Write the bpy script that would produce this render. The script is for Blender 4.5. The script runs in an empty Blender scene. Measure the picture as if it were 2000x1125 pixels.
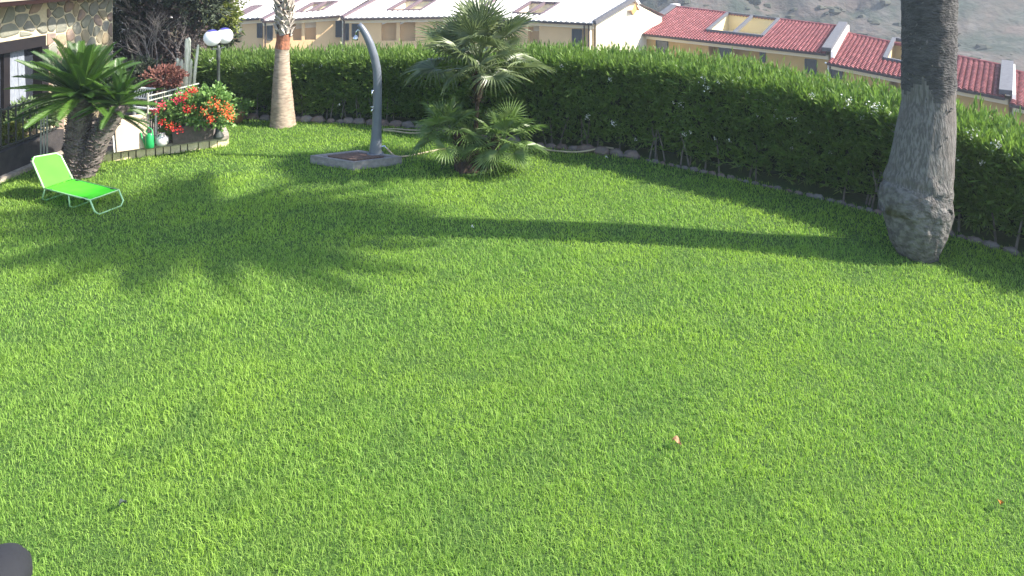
import bpy, math, random
import numpy as np
from mathutils import Vector, Matrix, noise
random.seed(7); rng = np.random.default_rng(7)
S = bpy.context.scene
COL = S.collection
CAMH, F, HOR = 3.6, 1250.0, -80.0     # camera height, focal length in px of a 2000 px frame, horizon row

# ------------------------------------------------------------------ camera, sky, sun, exposure
cam = bpy.data.cameras.new('camera'); camo = bpy.data.objects.new('camera', cam); COL.objects.link(camo)
camo.location = (0, 0, CAMH); camo.rotation_euler = (math.radians(90), 0, 0)
cam.sensor_width = 36; cam.lens = F/2000*36; cam.shift_y = -(562.5-HOR)/2000
cam.clip_start = .05; cam.clip_end = 2000
S.camera = camo
S.render.resolution_x = 1024; S.render.resolution_y = 576
EL = math.radians(41); SV = Vector((1, -.13, 0)).normalized()*math.cos(EL); SV.z = math.sin(EL)
w = bpy.data.worlds.new('World'); S.world = w; w.use_nodes = True
nt = w.node_tree; sky = nt.nodes.new('ShaderNodeTexSky'); sky.sky_type = 'NISHITA'; sky.sun_disc = False
sky.sun_elevation = EL; sky.sun_rotation = math.atan2(SV.x, SV.y)
bg = nt.nodes['Background']; bg.inputs[1].default_value = .15
nt.links.new(sky.outputs[0], bg.inputs[0])
sl = bpy.data.lights.new('sun', 'SUN'); sl.energy = 5; sl.angle = math.radians(.9); sl.color = (1, .93, .82)
so = bpy.data.objects.new('sun', sl); COL.objects.link(so); so.rotation_euler = SV.to_track_quat('Z', 'Y').to_euler()
so.location = (20, -3, 18)
S.view_settings.view_transform = 'Standard'; S.view_settings.look = 'None'
S.view_settings.gamma = 1; S.view_settings.use_curve_mapping = False
S.view_settings.exposure = 1.5

# ------------------------------------------------------------------ helpers
def at(px, py, Y): return Vector(((px-1000)*Y/F, Y, CAMH-(py-HOR)*Y/F))
def G(px, py, z=0.0):
    Y = (CAMH-z)*F/(py-HOR); return Vector(((px-1000)*Y/F, Y, z))
def ray_plane(px, py, P, N):
    d = Vector(((px-1000)/F, 1, -(py-HOR)/F)); o = Vector((0, 0, CAMH))
    return o + d*((P-o).dot(N)/d.dot(N))

class MB:
    def __init__(s): s.v = []; s.f = []
    def add(s, vs, fs):
        n = len(s.v); s.v += [tuple(v) for v in vs]; s.f += [tuple(i+n for i in f) for f in fs]; return s
    def hexa(s, c):   # 8 corners: bottom 0-3, top 4-7
        return s.add(c, [(0,3,2,1),(4,5,6,7),(0,1,5,4),(1,2,6,5),(2,3,7,6),(3,0,4,7)])
    def prism(s, pts, z0, z1):
        n = len(pts); vs = [(p[0],p[1],z0) for p in pts]+[(p[0],p[1],z1) for p in pts]
        return s.add(vs, [tuple(range(n))[::-1], tuple(range(n,2*n))]+[(i,(i+1)%n,n+(i+1)%n,n+i) for i in range(n)])
    def box(s, c, sx, sy, sz, rz=0):   # c = bottom centre
        c = Vector(c); R = Matrix.Rotation(rz, 3, 'Z'); o = []
        for z in (0, sz):
            for x, y in ((-1,-1),(1,-1),(1,1),(-1,1)): o.append(c+R@Vector((x*sx/2, y*sy/2, z)))
        return s.hexa(o)
    def beam(s, a, b, w, h, up=Vector((0,0,1))):
        a = Vector(a); b = Vector(b); d = (b-a).normalized(); r = d.cross(up)
        if r.length < 1e-4: r = d.cross(Vector((1,0,0)))
        r.normalize(); u = r.cross(d)
        o = []
        for p in (a, b):
            for x, y in ((-1,-1),(1,-1),(1,1),(-1,1)): o.append(p+r*x*w/2+u*y*h/2)
        return s.hexa(o)
    def tube(s, P, R, n=8, cap=True, wob=None):
        P = [Vector(p) for p in P]
        if not hasattr(R, '__len__'): R = [R]*len(P)
        vs = []; ref = None
        for i, p in enumerate(P):
            t = (P[min(i+1, len(P)-1)]-P[max(i-1, 0)]).normalized()
            if ref is None: ref = t.orthogonal().normalized() if abs(t.z) < .9 else Vector((1,0,0))
            a = (ref-t*ref.dot(t)).normalized(); b = t.cross(a); ref = a
            for k in range(n):
                q = 2*math.pi*k/n; r = R[i]*(wob(i, k) if wob else 1)
                vs.append(p+(a*math.cos(q)+b*math.sin(q))*r)
        fs = [(i*n+k, i*n+(k+1)%n, (i+1)*n+(k+1)%n, (i+1)*n+k) for i in range(len(P)-1) for k in range(n)]
        if cap: fs += [tuple(range(n))[::-1], tuple((len(P)-1)*n+k for k in range(n))]
        return s.add(vs, fs)
    def lathe(s, prof, c=(0,0,0), n=20, sx=1, sy=1):
        vs = []; 
        for r, z in prof:
            for k in range(n):
                q = 2*math.pi*k/n; vs.append((c[0]+r*sx*math.cos(q), c[1]+r*sy*math.sin(q), c[2]+z))
        m = len(prof)
        fs = [(i*n+k, i*n+(k+1)%n, (i+1)*n+(k+1)%n, (i+1)*n+k) for i in range(m-1) for k in range(n)]
        fs += [tuple(range(n))[::-1], tuple((m-1)*n+k for k in range(n))]
        return s.add(vs, fs)
    def blob(s, c, r, sq=(1,1,1), n=8, m=6, jit=.15):
        vs = [(c[0], c[1], c[2]-r*sq[2])]
        for i in range(1, m):
            for k in range(n):
                t = math.pi*i/m; q = 2*math.pi*k/n; rr = r*(1+random.uniform(-jit, jit))
                vs.append((c[0]+rr*sq[0]*math.sin(t)*math.cos(q), c[1]+rr*sq[1]*math.sin(t)*math.sin(q), c[2]-rr*sq[2]*math.cos(t)))
        vs.append((c[0], c[1], c[2]+r*sq[2])); L = len(vs)-1
        fs = [(0, 1+(k+1)%n, 1+k) for k in range(n)]+[(L, L-n+k, L-n+(k+1)%n) for k in range(n)]
        fs += [(1+i*n+k, 1+i*n+(k+1)%n, 1+(i+1)*n+(k+1)%n, 1+(i+1)*n+k) for i in range(m-2) for k in range(n)]
        return s.add(vs, fs)
    def build(s, name, mat, root=None, parent=None, loc=None, smooth=False, kind=None):
        me = bpy.data.meshes.new(name)
        off = Vector(root.location) if root else (Vector(loc) if loc is not None else Vector((0,0,0)))
        me.from_pydata([(v[0]-off[0], v[1]-off[1], v[2]-off[2]) for v in s.v], [], s.f)
        if smooth: me.polygons.foreach_set('use_smooth', [True]*len(me.polygons))
        me.materials.append(mat)
        o = bpy.data.objects.new(name, me); COL.objects.link(o)
        if root: o.parent = parent or root
        elif loc is not None: o.location = loc
        if kind: o['kind'] = kind
        return o

def thing(name, label, cat, loc, group=None):
    o = bpy.data.objects.new(name, None); COL.objects.link(o); o.location = loc; o.empty_display_size = .2
    o['label'] = label; o['category'] = cat
    if group: o['group'] = group
    return o
def tag(o, label, cat, group=None):
    o['label'] = label; o['category'] = cat
    if group: o['group'] = group
    return o
def inst(name, me, parent, M):       # a part sharing mesh data, M relative to its parent
    o = bpy.data.objects.new(name, me); COL.objects.link(o); o.parent = parent; o.matrix_local = M; return o
def np_mesh(name, V, Fq, mat, k, rnd=None, root=None, parent=None, loc=None, kind=None, smooth=False, off=None):
    """V (n,3) verts, Fq flat loop indices with k verts per face (int) or array of sizes"""
    me = bpy.data.meshes.new(name)
    o0 = np.array(root.location if root else (loc if loc is not None else (0,0,0)), dtype=float)
    V = V-o0; me.vertices.add(len(V)); me.vertices.foreach_set('co', V.astype(np.float32).ravel())
    Fq = np.asarray(Fq).ravel()
    sizes = np.full(len(Fq)//k, k) if np.isscalar(k) else np.asarray(k)
    me.loops.add(len(Fq)); me.loops.foreach_set('vertex_index', Fq.astype(np.int32))
    me.polygons.add(len(sizes)); st = np.concatenate([[0], np.cumsum(sizes)[:-1]])
    me.polygons.foreach_set('loop_start', st.astype(np.int32)); 
    if smooth: me.polygons.foreach_set('use_smooth', np.ones(len(sizes), dtype=bool))
    me.update(calc_edges=True)
    if rnd is not None:
        a = me.attributes.new('rnd', 'FLOAT', 'POINT'); a.data.foreach_set('value', rnd.astype(np.float32))
    me.materials.append(mat)
    o = bpy.data.objects.new(name, me); COL.objects.link(o)
    if root: o.parent = parent or root
    elif loc is not None: o.location = loc
    if kind: o['kind'] = kind
    return o
def leafs(P, D, L, W, fold=.25):
    """rhombic folded leaves: P base (n,3), D direction, L, W arrays -> V, F(tri)"""
    n = len(P); D = D/np.linalg.norm(D, axis=1)[:, None]
    r = rng.normal(size=(n, 3)); s = np.cross(D, r); s /= np.linalg.norm(s, axis=1)[:, None]+1e-9
    nn = np.cross(s, D); L = L[:, None]; W = W[:, None]
    m = P+D*L*.45+nn*W*fold
    V = np.stack([P, m+s*W*.5-nn*W*fold, P+D*L-nn*L*.08, m-s*W*.5-nn*W*fold], axis=1).reshape(-1, 3)
    b = np.arange(n)[:, None]*4
    Fc = np.concatenate([b+np.array([[0,1,2]]), b+np.array([[0,2,3]])], axis=1).ravel()
    return V, Fc
def shoots(base, dirs, n_leaf, slen, L, W, spread=.9):
    """leaf shoots: leaves along a short stem"""
    m = len(base); t = rng.random((m, n_leaf, 1)); d = dirs[:, None, :]
    P = base[:, None, :]+d*t*slen[:, None, None] if hasattr(slen, '__len__') else base[:, None, :]+d*t*slen
    D = d+rng.normal(size=(m, n_leaf, 3))*spread*(1.15-t)
    P = P.reshape(-1, 3); D = D.reshape(-1, 3); n = len(P)
    rn = np.repeat(rng.random(m), n_leaf)*.5+rng.random(n)*.5
    V, Fc = leafs(P, D, L*(.7+.6*rng.random(n)), W*(.7+.6*rng.random(n)))
    return V, Fc, np.repeat(rn, 4)

# ------------------------------------------------------------------ materials
def mat(name, col, rough=.7, col2=None, scale=5, bump=0, bscale=None, metal=0, spec=.4, detail=6, dist=.02, stretch=None, ramp=(.35,.65), rnd=None, trans=0, tcol=None, leafvar=None, col3=None, scale3=1.0):
    m = bpy.data.materials.new(name); m.use_nodes = True; n = m.node_tree; N = n.nodes; L = n.links
    b = N['Principled BSDF']; b.inputs['Roughness'].default_value = rough; b.inputs['Metallic'].default_value = metal
    b.inputs['Specular IOR Level'].default_value = spec
    cs = lambda c: (c[0], c[1], c[2], 1)
    b.inputs['Base Color'].default_value = cs(col); src = None
    tc = N.new('ShaderNodeTexCoord'); geo = N.new('ShaderNodeNewGeometry')
    co = geo.outputs['Position']
    if stretch:
        mp = N.new('ShaderNodeMapping'); mp.inputs['Scale'].default_value = stretch; L.new(co, mp.inputs[0]); co = mp.outputs[0]
    if col2:
        t = N.new('ShaderNodeTexNoise'); t.inputs['Scale'].default_value = scale; t.inputs['Detail'].default_value = detail; L.new(co, t.inputs['Vector'])
        r = N.new('ShaderNodeMapRange'); r.inputs[1].default_value = ramp[0]; r.inputs[2].default_value = ramp[1]; L.new(t.outputs[0], r.inputs[0])
        x = N.new('ShaderNodeMix'); x.data_type = 'RGBA'; x.inputs[6].default_value = cs(col); x.inputs[7].default_value = cs(col2)
        L.new(r.outputs[0], x.inputs[0]); src = x.outputs[2]
    if col3:
        t = N.new('ShaderNodeTexNoise'); t.inputs['Scale'].default_value = scale3; t.inputs['Detail'].default_value = 3; L.new(geo.outputs['Position'], t.inputs['Vector'])
        r = N.new('ShaderNodeMapRange'); r.inputs[1].default_value = .5; r.inputs[2].default_value = .72; L.new(t.outputs[0], r.inputs[0])
        x = N.new('ShaderNodeMix'); x.data_type = 'RGBA'; x.inputs[7].default_value = cs(col3)
        if src: L.new(src, x.inputs[6])
        else: x.inputs[6].default_value = cs(col)
        L.new(r.outputs[0], x.inputs[0]); src = x.outputs[2]
    if rnd:   # second colour by the per-leaf value stored on the mesh
        a = N.new('ShaderNodeAttribute'); a.attribute_name = 'rnd'
        x = N.new('ShaderNodeMix'); x.data_type = 'RGBA'; x.inputs[7].default_value = cs(rnd)
        if src: L.new(src, x.inputs[6])
        else: x.inputs[6].default_value = cs(col)
        L.new(a.outputs['Fac'], x.inputs[0]); src = x.outputs[2]
    if leafvar:   # brightness variation between objects
        oi = N.new('ShaderNodeObjectInfo'); x = N.new('ShaderNodeMix'); x.data_type = 'RGBA'; x.inputs[7].default_value = cs(leafvar)
        if src: L.new(src, x.inputs[6])
        else: x.inputs[6].default_value = cs(col)
        L.new(oi.outputs['Random'], x.inputs[0]); src = x.outputs[2]
    if src: L.new(src, b.inputs['Base Color'])
    if bump:
        t = N.new('ShaderNodeTexNoise'); t.inputs['Scale'].default_value = bscale or scale*3; t.inputs['Detail'].default_value = 8; L.new(co, t.inputs['Vector'])
        u = N.new('ShaderNodeBump'); u.inputs['Strength'].default_value = bump; u.inputs['Distance'].default_value = dist
        L.new(t.outputs[0], u.inputs['Height']); L.new(u.outputs[0], b.inputs['Normal'])
    if trans:
        tr = N.new('ShaderNodeBsdfTranslucent'); mx = N.new('ShaderNodeMixShader'); mx.inputs[0].default_value = trans
        out = N['Material Output']
        if src:
            h = N.new('ShaderNodeHueSaturation'); h.inputs['Value'].default_value = 1.5; h.inputs['Saturation'].default_value = 1.1; L.new(src, h.inputs['Color']); L.new(h.outputs[0], tr.inputs[0])
        else: tr.inputs[0].default_value = cs(tcol or col)
        L.new(b.outputs[0], mx.inputs[1]); L.new(tr.outputs[0], mx.inputs[2]); L.new(mx.outputs[0], out.inputs[0])
    return m

M = {}
M['grass'] = mat('grass_blade', (.105,.235,.034), .6, (.22,.355,.036), .7, col3=(.036,.12,.034), scale3=1.7, rnd=(.34,.49,.115), trans=.45, spec=.15, ramp=(.42,.62))
M['soil'] = mat('lawn_soil', (.045,.10,.012), .95, (.03,.065,.008), 22, bump=.6, bscale=90)
M['hill'] = mat('hill_scrub', (.075,.058,.048), .95, (.022,.032,.022), .16, bump=.6, bscale=.8, dist=.8, ramp=(.4,.6), col3=(.075,.072,.062), scale3=.35, detail=12)
M['scrub'] = mat('scrub_leaf', (.025,.033,.02), .9, (.05,.048,.03), .5)
M['oleander'] = mat('oleander_leaf', (.05,.11,.025), .45, (.09,.16,.03), 1.2, rnd=(.20,.30,.07), trans=.3)
M['hedge_blocker'] = mat('hedge_light_block', (.012,.022,.012), .95, (.02,.03,.015), 6)  # dark filling added to stop light inside the hedge
M['stem'] = mat('hedge_stem', (.16,.14,.12), .9, (.09,.08,.07), 12)
M['flower'] = mat('white_petal', (.85,.83,.80), .6, trans=.2)
M['fan'] = mat('fan_leaf', (.045,.07,.035), .4, rnd=(.18,.22,.11), leafvar=(.14,.18,.07), trans=.25, spec=.5)
M['fansunlit'] = mat('fan_leaf_sunlit', (.06,.11,.03), .4, rnd=(.17,.25,.08), leafvar=(.12,.19,.05), trans=.3, spec=.4)  # sunlight on the low clumps put into a brighter leaf colour
M['cycas'] = mat('cycas_leaf', (.022,.055,.012), .4, leafvar=(.07,.145,.02), trans=.22, spec=.5)
M['scale'] = mat('cycas_scale', (.16,.13,.12), .9, (.07,.055,.05), 14, bump=.5, leafvar=(.22,.19,.17))
M['fibre'] = mat('palm_fibre', (.085,.055,.038), .95, (.035,.025,.02), 25, bump=.8)
M['bark'] = mat('palm_bark', (.18,.168,.158), .9, (.10,.092,.086), 15, bump=1, bscale=24, dist=.035, stretch=(3,3,.45), ramp=(.42,.58), detail=10, col3=(.13,.11,.10), scale3=1.6)
M['barkrough'] = mat('palm_bark_rough', (.16,.15,.142), .95, (.085,.078,.074), 14, bump=1, bscale=22, dist=.05, ramp=(.4,.6))
M['barkdark'] = mat('palm_bark_dark', (.085,.08,.08), .95, (.045,.042,.044), 9, bump=1, bscale=22, dist=.04, stretch=(1,1,2.2), col3=(.09,.085,.08), scale3=2.5)
M['barklight'] = mat('palm_bark_pale', (.36,.29,.22), .85, (.22,.17,.13), 8, bump=.5, bscale=14, dist=.02, stretch=(1,1,3.5))
M['barkred'] = mat('palm_bark_red', (.33,.13,.07), .85, (.18,.08,.05), 12, bump=.7, bscale=20, dist=.02)
M['boot'] = mat('leaf_base', (.55,.50,.44), .85, (.30,.25,.21), 15, bump=.4, leafvar=(.38,.33,.28))
M['shower'] = mat('shower_plastic', (.13,.145,.175), .38, (.11,.125,.15), 6, spec=.5)
M['chrome'] = mat('chrome', (.7,.7,.7), .15, metal=1)
M['tray'] = mat('tray_concrete', (.27,.25,.235), .9, (.19,.175,.165), 14, bump=.4, bscale=60)
M['slat'] = mat('wood_slat', (.17,.11,.085), .75, (.11,.07,.055), 20, bump=.3, stretch=(1,1,1))
M['hose'] = mat('garden_hose', (.42,.36,.24), .6, (.33,.28,.18), 9)
M['lime'] = mat('lime_fabric', (.09,.72,.03), .7, (.075,.64,.025), 5, bump=.15, bscale=250, dist=.002, trans=.2)
M['frame'] = mat('lounger_tube', (.36,.60,.30), .35, metal=.0, spec=.5)
M['black'] = mat('black_plastic', (.02,.02,.02), .5)
M['iron'] = mat('lamp_iron', (.035,.045,.04), .45, (.05,.055,.05), 20, spec=.5)
M['globe'] = mat('lamp_globe', (.88,.88,.90), .25, trans=.3, tcol=(.9,.9,.9))
M['globefringe'] = mat('lamp_fringe', (.05,.045,.22), .4)  # colour fringe over the bright globes, put into a painted cap
M['stoneA'] = mat('stone_tan', (.34,.27,.17), .9, (.24,.19,.12), 9, bump=.8, bscale=25, leafvar=(.25,.22,.15))
M['stoneB'] = mat('stone_grey', (.24,.23,.20), .9, (.16,.16,.14), 9, bump=.8, bscale=25, leafvar=(.20,.20,.15))
M['stoneC'] = mat('stone_pink', (.28,.20,.15), .9, (.19,.15,.13), 9, bump=.8, bscale=25)
M['mortar'] = mat('mortar', (.58,.50,.33), .95, (.48,.41,.28), 12, bump=.5, bscale=50)
M['kerb'] = mat('kerb_stone', (.80,.68,.42), .9, (.62,.52,.32), 10, bump=.7, bscale=30, leafvar=(.60,.50,.32))
M['kerbcap'] = mat('kerb_cap', (.42,.36,.30), .9, (.22,.19,.16), 16, bump=.5, bscale=50)
M['rock'] = mat('border_rock', (.20,.13,.10), .95, (.11,.09,.08), 9, bump=.8, bscale=25, leafvar=(.17,.16,.15))
M['pave'] = mat('terrace_paving', (.20,.17,.15), .9, (.13,.11,.10), 7, bump=.3)
M['darkwall'] = mat('dark_low_wall', (.05,.045,.045), .9, (.03,.028,.03), 8, bump=.5)
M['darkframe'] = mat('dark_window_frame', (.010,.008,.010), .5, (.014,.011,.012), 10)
M['glass'] = mat('window_glass', (.03,.035,.045), .06, spec=.9)
M['curtain'] = mat('curtain', (.26,.28,.32), .9, (.18,.2,.24), 12, stretch=(1,6,1))
M['soffit'] = mat('soffit', (.46,.42,.34), .85, (.40,.36,.30), 4)
M['fascia'] = mat('fascia', (.02,.01,.009), .8, spec=.1)
M['rooftile'] = mat('near_roof', (.30,.27,.22), .8, (.24,.21,.17), 6)
M['glarewhite'] = mat('roof_glare_white', (.80,.76,.70), .6, (.70,.66,.60), .7, bump=.15)  # sun glare put into the colour of the tile roofs; canopies are simply white
M['roofred'] = mat('roof_red', (.20,.034,.034), .55, (.11,.018,.020), 6, detail=3, col3=(.30,.09,.09), scale3=2.5)
M['rooflead'] = mat('roof_lead', (.11,.11,.12), .7, (.08,.08,.09), 5)
M['gutter'] = mat('gutter', (.045,.03,.028), .6)
M['ochre'] = mat('wall_ochre', (.52,.33,.11), .9, (.45,.29,.10), 1.2)
M['peach'] = mat('wall_peach', (.72,.49,.25), .9, (.66,.45,.23), 1.0)
M['cream'] = mat('wall_cream', (.78,.68,.46), .9, (.75,.68,.55), 1.0)
M['yellow'] = mat('wall_yellow', (.72,.60,.34), .9)
M['soffito'] = mat('wall_orange', (.62,.36,.14), .85)
M['pane'] = mat('far_pane', (.035,.045,.05), .25, spec=.6)
M['shutter'] = mat('shutter', (.05,.055,.055), .6)
M['white'] = mat('white_paint', (.78,.77,.74), .5, (.66,.65,.62), 9)
M['purple'] = mat('verge_trim', (.13,.09,.10), .7)
M['can'] = mat('green_plastic', (.02,.30,.09), .3, spec=.5)
M['pot'] = mat('white_pot', (.72,.70,.68), .5, (.55,.53,.52), 18)
M['terracotta'] = mat('terracotta', (.42,.22,.13), .85, (.30,.17,.11), 10)
M['planter'] = mat('planter_box', (.13,.095,.09), .8, (.08,.065,.06), 12, bump=.3)
M['geranium'] = mat('geranium_leaf', (.09,.19,.035), .55, rnd=(.20,.32,.09), trans=.25)
M['red'] = mat('petal_red', (.75,.03,.04), .5, rnd=(.8,.10,.09), trans=.25)
M['orange'] = mat('petal_orange', (.85,.13,.04), .5, rnd=(.85,.22,.08), trans=.25)
M['magenta'] = mat('petal_crimson', (.70,.02,.10), .5, rnd=(.75,.08,.14), trans=.25)
M['dull'] = mat('petal_dull', (.14,.04,.035), .7, rnd=(.20,.10,.07))
M['board'] = mat('beige_board', (.62,.50,.38), .8, (.57,.45,.34), 4)
M['railgreen'] = mat('railing_green', (.04,.075,.06), .5, (.07,.09,.08), 15)
M['railpale'] = mat('railing_pale', (.42,.42,.36), .6, (.3,.3,.26), 15)
M['cactus'] = mat('pale_stalk', (.85,.82,.68), .85, (.55,.56,.40), 12, stretch=(3,3,.6))
M['twig'] = mat('bare_twig', (.22,.20,.18), .9, (.14,.12,.11), 14)
M['darkleaf'] = mat('dark_leaf', (.022,.035,.018), .7, rnd=(.05,.065,.035))
M['drybrush'] = mat('dry_leaf', (.07,.055,.05), .9, rnd=(.12,.09,.08))
M['yellowleaf'] = mat('fresh_leaf', (.09,.14,.03), .6, rnd=(.22,.24,.05), trans=.25)
M['shrub'] = mat('shrub_leaf', (.06,.11,.035), .5, rnd=(.17,.24,.10), trans=.2)
M['deadleaf'] = mat('fallen_tan', (.36,.22,.11), .8, (.25,.13,.07), 60)
M['deadorange'] = mat('fallen_orange', (.38,.16,.025), .8)
M['deadgreen'] = mat('fallen_green', (.03,.045,.035), .8)
M['postgrey'] = mat('post_grey', (.014,.015,.02), .9, (.011,.012,.015), 5)
M['table'] = mat('table_cream', (.75,.70,.52), .5)

# ------------------------------------------------------------------ ground
HB = [(-200,215),(380,226),(480,232),(690,240),(830,250),(1050,285),(1230,306),(1400,341),(1600,386),(1750,424),(2000,500),(2250,590)]
HG = [G(*p) for p in HB]
HX = np.array([p.x for p in HG]); HY = np.array([p.y for p in HG])
def hedgeY(x): return np.interp(x, np.concatenate([HX, [HX[-1]+40]]), np.concatenate([HY, [HY[-1]-30]]))
xs = np.concatenate([np.linspace(-400,-40,28), np.linspace(-36,60,60), np.linspace(66,400,26)])
ys = np.concatenate([np.linspace(-30,6,8), np.linspace(7,50,50), np.linspace(53,180,70), np.linspace(186,600,30)])
XX, YY = np.meshgrid(xs, ys)
s_ = YY-hedgeY(XX)
t_ = np.clip((s_-2.2)/14, 0, 1); t_ = t_*t_*(3-2*t_)
ZZ = -.06-11*t_
hl = np.clip(YY-95+.25*XX, 0, None)
ZZ += 40*(1-np.exp(-hl*.34/40))*np.clip(hl/30, 0, 1)
for i in range(ZZ.shape[0]):
    for j in range(ZZ.shape[1]):
        if hl[i,j] > 0:
            p = Vector((XX[i,j]*.02, YY[i,j]*.02, 0)); k = min(1, hl[i,j]/25)
            ZZ[i,j] += k*(noise.fractal(p, 1, 2, 5)*4+abs(noise.noise(p*2.3+Vector((5,3,1))))*5+noise.fractal(p*8, 1, 2, 3)*1.3)
ny, nx = XX.shape
idx = np.arange(nx*ny).reshape(ny, nx)
Fq = np.stack([idx[:-1,:-1], idx[:-1,1:], idx[1:,1:], idx[1:,:-1]], axis=-1).reshape(-1)
o = np_mesh('hillside', np.stack([XX, YY, ZZ], -1).reshape(-1, 3), Fq, M['hill'], 4, kind='structure', smooth=True)
def hill_z(x, y):
    i = np.clip(np.searchsorted(ys, y)-1, 0, ny-2); j = np.clip(np.searchsorted(xs, x)-1, 0, nx-2)
    return ZZ[i, j]
# scrub bushes dotted on the far hillside
n = 4200; bx_ = rng.uniform(-30, 130, n); by_ = rng.uniform(85, 190, n); V = []; Fs = []; c = 0
b = MB()
for x, y in zip(bx_, by_):
    z = hill_z(x, y); b.blob((x, y, z+.1), random.uniform(.25, 1.1)*(1+1.2*max(0, noise.noise(Vector((x*.06, y*.06, 0))))), (1.2, 1.2, .7), 6, 4, .35)
b.build('scrub', M['scrub'], kind='stuff')
tag(bpy.data.objects['scrub'], 'low dark scrub dotted over the far brown hillside', 'scrub')

# lawn base sheet up to a metre behind the hedge face
lx = np.linspace(-14, 16, 61); rows = []
LV = []; LF = []
for i, x in enumerate(lx):
    y1 = float(hedgeY(x))+1.9
    for k in range(13): LV.append((x, -4+(y1+4)*k/12, 0))
for i in range(len(lx)-1):
    for k in range(12): a = i*13+k; LF.append((a, a+13, a+14, a+1))
b = MB(); b.add(LV, LF); b.build('lawn', M['soil'], kind='structure')

# ------------------------------------------------------------------ terrace at the left: edge line in plan
T0 = G(-160, 400); T0 = Vector((G(60,327).x, 5.5, 0)); T1 = Vector((G(60,327).x, 11.9, 0))
K0 = G(170, 322); K1 = G(447, 285)
kd = (K1-K0).normalized(); kn = Vector((-kd.y, kd.x, 0))
TZ = .19
TER = [(-16, 5.5), (T0.x, T0.y), (T1.x, T1.y), (K0.x, K0.y), (K1.x, K1.y), (K1.x+kn.x*.9, K1.y+kn.y*.9), (-7.2, 14.4), (-16, 14.4)]
def in_poly(x, y, P):
    r = np.zeros(x.shape, bool); n = len(P)
    for i in range(n):
        x0, y0 = P[i]; x1, y1 = P[(i+1)%n]
        c = ((y0 > y) != (y1 > y)) & (x < (x1-x0)*(y-y0)/(y1-y0+1e-12)+x0); r ^= c
    return r
ins = [(T1.x, T1.y)]
terr_in = [(-16, 5.5), (T0.x-.03, T0.y), (T1.x-.03, T1.y), (K0.x+kn.x*.12, K0.y+kn.y*.12), (K1.x+kn.x*.12-kd.x*.1, K1.y+kn.y*.12-kd.y*.1), (K1.x+kn.x*.88-kd.x*.1, K1.y+kn.y*.88-kd.y*.1), (-7.2, 14.3), (-16, 14.3)]
b = MB(); b.prism(terr_in, -.02, TZ-.02); b.build('terrace', M['pave'], kind='structure')
# stone kerb: cap + face blocks
kr = thing('stone_kerb', 'low stone kerb with pale blocks under a worn cap, below the geranium planter', 'kerb', K0)
L = (K1-K0).length; x = 0; protoK = None
cap = MB(); n = 24
P0 = K0+kn*.07
for i in range(n):
    a = P0+kd*(L*i/n); c2 = P0+kd*(L*(i+1)/n+.001)
    cap.beam(a+Vector((0,0,TZ-.02+random.uniform(-.004,.004))), c2+Vector((0,0,TZ-.02+random.uniform(-.004,.004))), .19, .05)
cap.build('cap', M['kerbcap'], kr)
while x < L-.04:
    wd = random.uniform(.11, .2); wd = min(wd, L-x-.02)
    q = MB(); p = K0+kd*(x+wd/2)+kn*(.06+random.uniform(-.012,.012))
    q.box(p+Vector((0,0,-.02)), wd-.018, .1, TZ-.03, math.atan2(kd.y, kd.x)+random.uniform(-.03,.03)); q.build('block', M['kerb'], kr); x += wd
x = 0                                              # return face at the right end
for i in range(5):
    q = MB(); p = K1+kn*(x+.09)-kd*.05; q.box(p+Vector((0,0,-.02)), .16, .1, TZ-.03, math.atan2(kn.y, kn.x)); q.build('block', M['kerb'], kr); x += .18
q = MB(); q.beam(K1-kd*.06+kn*.17+Vector((0,0,TZ-.02)), K1-kd*.06+kn*.92+Vector((0,0,TZ-.02)), .16, .05); q.build('cap', M['kerbcap'], kr)

# ------------------------------------------------------------------ grass
def grass_band(y0, y1, dens, wd, ht):
    x0, x1 = -9.5, 9.0
    A = (x1-x0)*(y1-y0); n = int(A*dens)
    x = rng.uniform(x0, x1, n); y = rng.uniform(y0, y1, n)
    keep = (np.abs(x) < y*.8+1.6) & (y < hedgeY(x)+.12) & ~in_poly(x, y, TER)
    keep &= ~in_poly(x, y, [(p.x, p.y) for p in TRAYG])
    keep &= (np.hypot(x-BASE.x, y-BASE.y) > .13) & (np.hypot(x-WP.x, y-WP.y) > .27) & (np.hypot(x-FP.x, y-FP.y) > .3)
    # beneath the hedge face only a thin fringe
    edge = hedgeY(x)-y; keep &= (edge > .12) | (rng.random(n) < .3)
    x = x[keep]; y = y[keep]; n = len(x)
    cl = np.sin(x*2.1+1.3*np.sin(y*1.7))*np.sin(y*2.6+1.1*np.sin(x*2.3+1))
    cl2 = np.sin(x*7.3+2*np.sin(y*5.1))*np.sin(y*8.1+2*np.sin(x*6.3+2)); h = ht*(.5+.9*rng.random(n)**1.3)*(1+.16*cl+.22*cl2); h *= np.where(rng.random(n) < .02, 1.7, 1); az = rng.uniform(0, 2*np.pi, n); ln = rng.uniform(.1, 1.35, n)
    wv = wd*(.7+.6*rng.random(n))
    fx, fy = np.cos(az), np.sin(az); ax = az+np.pi/2+rng.normal(0, .5, n); sx, sy = np.cos(ax), np.sin(ax)
    z0 = np.zeros(n)-.004
    B = np.stack([x, y, z0], 1); Sd = np.stack([sx, sy, z0*0], 1)*wv[:, None]*.5
    Mi = B+np.stack([fx*h*ln*.35, fy*h*ln*.35, h*.6], 1); T = B+np.stack([fx*h*ln*1.0, fy*h*ln*1.0, h*(1-.25*ln)], 1)
    V = np.stack([B-Sd, B+Sd, Mi+Sd*.8, Mi-Sd*.8, T], 1).reshape(-1, 3)
    r = rng.random(n)*.7+.3*rng.random(n)
    return V, np.repeat(r, 5), n
TRAYG = [G(604,318), G(689,333), G(786,319), G(712,303)]
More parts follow.
